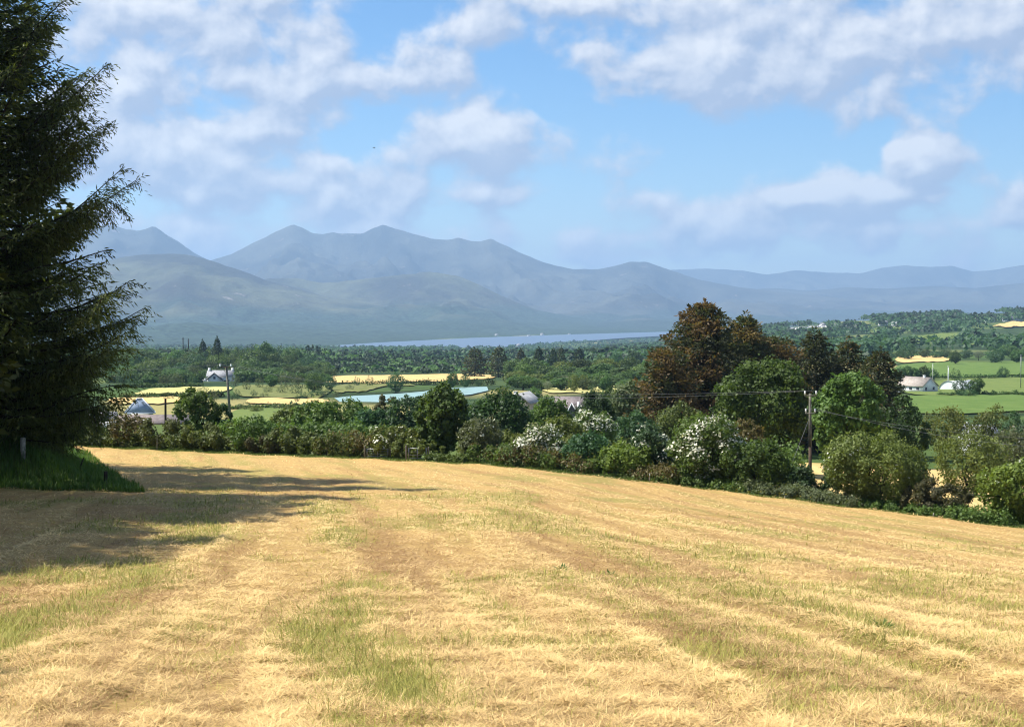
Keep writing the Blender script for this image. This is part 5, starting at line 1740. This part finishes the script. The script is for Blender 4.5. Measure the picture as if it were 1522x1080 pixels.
# ------------------------------------------------------------------ hurdles, stake, bird
def hurdle(label, px0, px1, top, Y, rails=4):
    g0 = gpt(px0, Y); g1 = gpt(px1, Y)
    root = empty('field_gate', g0)
    v = g1 - g0; w = math.hypot(v[0], v[1]); sl = v[2] / w
    h = at((px0 + px1) / 2, top, Y)[2] - (g0[2] + g1[2]) / 2
    g = Geo()
    for k in range(rails):
        z = .22 + (h - .22) * k / (rails - 1)
        g.tube([(0, 0, z), (w, 0, z + sl * w)], .018 if 0 < k < rails - 1 else .024, 6)
    link('rails', g.mesh('rails', M['galv'], True), root)
    for f in (0, .5, 1):
        g = Geo().tube([(w * f, .01, .12 + sl * w * f), (w * f, .01, h + .03 + sl * w * f)], .038, 6)
        link('upright', g.mesh('upright', M['galv'], True), root)
    link('gate_post', Geo().tube([(-.16, 0, -.4), (-.16, 0, h + .12), (-.16, 0, h + .2)], [.06, .055, .04], 9).mesh('gate_post', M['pole'], True), root)
    link('gate_post', Geo().tube([(w + .16, 0, -.4), (w + .16, 0, h + .05 + sl * w), (w + .16, 0, h + .1 + sl * w)], [.05, .045, .035], 9).mesh('gate_post', M['pole'], True), root)
    tag(root, label, 'gate')
hurdle('grey steel field gate in the hollow at the end of the flat topped hedge', 545, 576, 667, edge_Y(560) + .6)
hurdle('grey steel hurdle half buried in the dome shaped willow', 607, 633, 666, edge_Y(617) + .25)

a = gpt(906, 92.0); b = at(899, 668, 92.2)
g = Geo().tube([(0, 0, -.2), (b - a) * .5 + [.06, 0, 0], (b - a)], [.07, .055, .03], 7)
g.tube([(b - a) * .8, (b - a) * .9 + [-.35, 0, .12]], [.03, .012], 5)
g.tube([(b - a) * .7 + [.02, 0, 0], (b - a) * .95 + [.25, 0, .0]], [.025, .01], 5)
tag(link('dead_stake', g.mesh('dead_stake', M['twig_dead'], True), None, a), 'leaning bleached dead stake at the end of the long brown topped hedge', 'stake')
for px, Y, t, lab in ((966, edge_Y(966) - .1, 703, 'thin pale stake in front of the short browned hedge'), (1390, edge_Y(1390) - .05, 762, 'thin grey stake before the brown leaved bush'), (1168, edge_Y(1168) - .05, 737, 'thin grey stake in front of the clipped hedge'),
                      (232, edge_Y(232) - .05, 651, 'small pale stake at the foot of the left brambles')):
    g0 = gpt(px, Y); zt = at(px, t, Y)[2] - g0[2]
    tag(link('stake', Geo().tube([(0, 0, -.3), (0, 0, zt * .6), (.02, 0, zt)], [.035, .032, .025], 7).mesh('stake', M['post'], True), None, g0), lab, 'stake')


def bird():
    p = at(556, 220, 330)
    root = empty('bird', p, .6)
    g = Geo().tube([(-.24, 0, 0), (-.16, 0, .01), (0, 0, .02), (.12, 0, .03), (.2, 0, .04), (.26, 0, .03)], [.03, .05, .075, .06, .045, .008], 8)
    link('body', g.mesh('body', M['bird'], True), root)
    for s in (-1, 1):
        V = [(.08, s * .05, .03), (-.1, s * .05, .03), (-.06, s * .28, .12), (.1, s * .26, .13), (-.1, s * .52, .06), (-.03, s * .5, .07)]
        V += [(x, y, z - .012) for x, y, z in V]
        f = [(0, 3, 2, 1), (3, 5, 4, 2), (6, 7, 8, 9), (9, 8, 10, 11), (0, 1, 7, 6), (4, 5, 11, 10), (1, 2, 8, 7), (2, 4, 10, 8), (3, 0, 6, 9), (5, 3, 9, 11)]
        link('wing', Geo().add(V, f).mesh('wing', M['bird']), root)
    tag(root, 'small dark bird flying high left of the centre', 'bird')
bird()

# ------------------------------------------------------------------ haze
HAZE = 6.8e-5
def haze():
    top = max(zmax, 40.0) + 40.0
    g = Geo().box(-28000, 28000, -28000, 28000, -135, top)
    m = bpy.data.materials.new('haze'); m.use_nodes = True
    nt = m.node_tree; nt.nodes.clear()
    out = nt.nodes.new('ShaderNodeOutputMaterial')
    v = nt.nodes.new('ShaderNodeVolumePrincipled')
    v.inputs['Color'].default_value = (.45, .69, 1.0, 1)
    v.inputs['Density'].default_value = HAZE
    v.inputs['Anisotropy'].default_value = 0.15
    nt.links.new(v.outputs[0], out.inputs['Volume'])
    try: m.cycles.homogeneous_volume = True
    except Exception: pass
    o = link('haze', g.mesh('haze', m))
    tag(o, 'blue summer haze over the lowland and the mountains', kind='stuff')
haze()

# ------------------------------------------------------------------ sky, clouds, sun
SUN_AZ, SUN_EL = -82.0, 55.0
world = bpy.data.worlds.new('World'); scene.world = world
world.use_nodes = True
nt = world.node_tree
bg = nt.nodes['Background']
SKY_STRENGTH = .088
bg.inputs['Strength'].default_value = SKY_STRENGTH
sky = nt.nodes.new('ShaderNodeTexSky'); sky.sky_type = 'NISHITA'; sky.sun_disc = False
sky.sun_elevation = math.radians(SUN_EL); sky.sun_rotation = math.radians(SUN_AZ)
sky.air_density = .9; sky.dust_density = .2; sky.ozone_density = 4.0
tc = nt.nodes.new('ShaderNodeTexCoord')
sepd = nt.nodes.new('ShaderNodeSeparateXYZ'); nt.links.new(tc.outputs['Generated'], sepd.inputs[0])
az = mth(nt, 'ARCTAN2', sepd.outputs[0], sepd.outputs[1])
el = mth(nt, 'ARCSINE', sepd.outputs[2])
comb = nt.nodes.new('ShaderNodeCombineXYZ')
nt.links.new(mth(nt, 'MULTIPLY', az, 22.0), comb.inputs[0])
nt.links.new(mth(nt, 'MULTIPLY', el, 22.0), comb.inputs[1])
SKYP = comb.outputs[0]           # sky coordinates: azimuth and height, about 2.6 degrees a unit

BLOBS = [  # azimuth, height, half width, half height, weight  (sky units)
    (300, 80, 400, 130, .80), (360, 118, 150, 45, 1.05), (525, 118, 90, 34, 1.05), (230, 235, 270, 120, .98), (420, 285, 300, 70, .95), (150, 120, 170, 120, .9),
    (860, 2, 120, 30, 1.0), (690, 45, 150, 62, .66), (1030, 90, 190, 56, 1.15), (1260, 75, 300, 84, 1.1), (1450, 50, 270, 76, 1.1), (1160, 145, 190, 44, .62), (1000, 20, 220, 44, .66),
    (690, 212, 130, 46, 1.3), (830, 222, 74, 44, .95), (765, 290, 96, 28, 1.0), (1310, 288, 180, 36, 1.05), (1372, 250, 64, 40, 1.3), (1338, 232, 34, 22, 1.1), (1215, 290, 84, 26, 1.05),
    (920, 352, 300, 46, .74), (1180, 345, 360, 44, .76), (1490, 330, 140, 46, .72), (930, 210, 70, 34, .55), (180, 330, 300, 60, .84), (560, 340, 260, 40, .62),
]


def to_sky(px, row):
    d = ray(px, row); d = d / np.linalg.norm(d)
    return math.atan2(d[0], d[1]) * 22, math.asin(d[2]) * 22


def cloud_density(shift):
    if shift:
        a = nt.nodes.new('ShaderNodeVectorMath'); a.operation = 'ADD'
        nt.links.new(SKYP, a.inputs[0]); a.inputs[1].default_value = (shift[0], shift[1], 0)
        P = a.outputs[0]
    else:
        P = SKYP
    st = mapping(nt, P, sc=(1, 1.25, 1))
    n1 = noise(nt, st, .80, 9, .52, '2D', .1)
    n2 = noise(nt, mapping(nt, P, sc=(1, 1.8, 1), loc=(31, 17, 0)), .16, 3, .5, '2D')
    best = None
    for (px, row, rx, ry, w) in BLOBS:
        cx, cy = to_sky(px, row)
        ix, iy = 100.0 / rx, 100.0 / ry
        v = nt.nodes.new('ShaderNodeVectorMath'); v.operation = 'MULTIPLY_ADD'
        nt.links.new(P, v.inputs[0]); v.inputs[1].default_value = (ix, iy, 0); v.inputs[2].default_value = (-cx * ix, -cy * iy, 0)
        l = nt.nodes.new('ShaderNodeVectorMath'); l.operation = 'LENGTH'; nt.links.new(v.outputs[0], l.inputs[0])
        b = mth(nt, 'MULTIPLY_ADD', l.outputs['Value'], -w * .62, w)
        best = b if best is None else mth(nt, 'SMOOTH_MAX', best, b, .18)
    # beyond the mapped part of the sky: scattered clouds
    other = mth(nt, 'MULTIPLY_ADD', ramp(nt, n2, .35, .65), .9, -.15)
    s2 = nt.nodes.new('ShaderNodeSeparateXYZ'); nt.links.new(P, s2.inputs[0])
    far = mth(nt, 'MAXIMUM', ramp(nt, mth(nt, 'ABSOLUTE', s2.outputs[0]), 8.5, 11.5), ramp(nt, s2.outputs[1], 5.0, 7.0))
    base = mth(nt, 'ADD', mth(nt, 'MULTIPLY', best, mth(nt, 'SUBTRACT', 1.0, far)), mth(nt, 'MULTIPLY', other, far))
    base = mth(nt, 'MAXIMUM', base, -.3)
    return mth(nt, 'MULTIPLY_ADD', mth(nt, 'SUBTRACT', n1, .5), 2.1, base)


d0 = cloud_density(None)
d1 = cloud_density((-.10, .19))
cover = ramp(nt, d0, .18, .66)
lit = mth(nt, 'MULTIPLY_ADD', mth(nt, 'SUBTRACT', d0, d1), 1.45, .30, clamp=True)
thick = ramp(nt, d0, .5, 1.25)
lit = mth(nt, 'MULTIPLY_ADD', thick, .16, lit, clamp=True)
K = 1 / SKY_STRENGTH
ccol = mixc(nt, lit, (.25 * K, .30 * K, .40 * K), (.54 * K, .55 * K, .57 * K))
hsv = nt.nodes.new('ShaderNodeHueSaturation'); hsv.inputs['Saturation'].default_value = 1.22
nt.links.new(sky.outputs[0], hsv.inputs['Color'])
fin = mixc(nt, mth(nt, 'MULTIPLY', cover, .93), hsv.outputs[0], ccol)
nt.links.new(fin, bg.inputs['Color'])

sl = bpy.data.lights.new('sun', 'SUN'); sl.energy = 5.0; sl.angle = math.radians(.55); sl.color = (1.0, .95, .87)
so = bpy.data.objects.new('sun', sl); COL.objects.link(so)
sd = Vector((math.sin(math.radians(SUN_AZ)) * math.cos(math.radians(SUN_EL)), math.cos(math.radians(SUN_AZ)) * math.cos(math.radians(SUN_EL)), math.sin(math.radians(SUN_EL))))
so.rotation_euler = (-sd).to_track_quat('-Z', 'Y').to_euler()
so.location = (-40, 20, 60)

# ------------------------------------------------------------------ render settings
scene.render.engine = 'CYCLES'
vs = scene.view_settings
vs.view_transform = 'Standard'; vs.look = 'None'; vs.gamma = 1.0; vs.exposure = 0.85; vs.use_curve_mapping = False
cy = scene.cycles
cy.max_bounces = 5; cy.diffuse_bounces = 2; cy.glossy_bounces = 2; cy.transmission_bounces = 2; cy.volume_bounces = 0; cy.transparent_max_bounces = 4
cy.use_denoising = True
cy.pixel_filter_type = 'BLACKMAN_HARRIS'; cy.filter_width = 1.1
cy.caustics_reflective = False; cy.caustics_refractive = False
cy.sample_clamp_indirect = 6.0
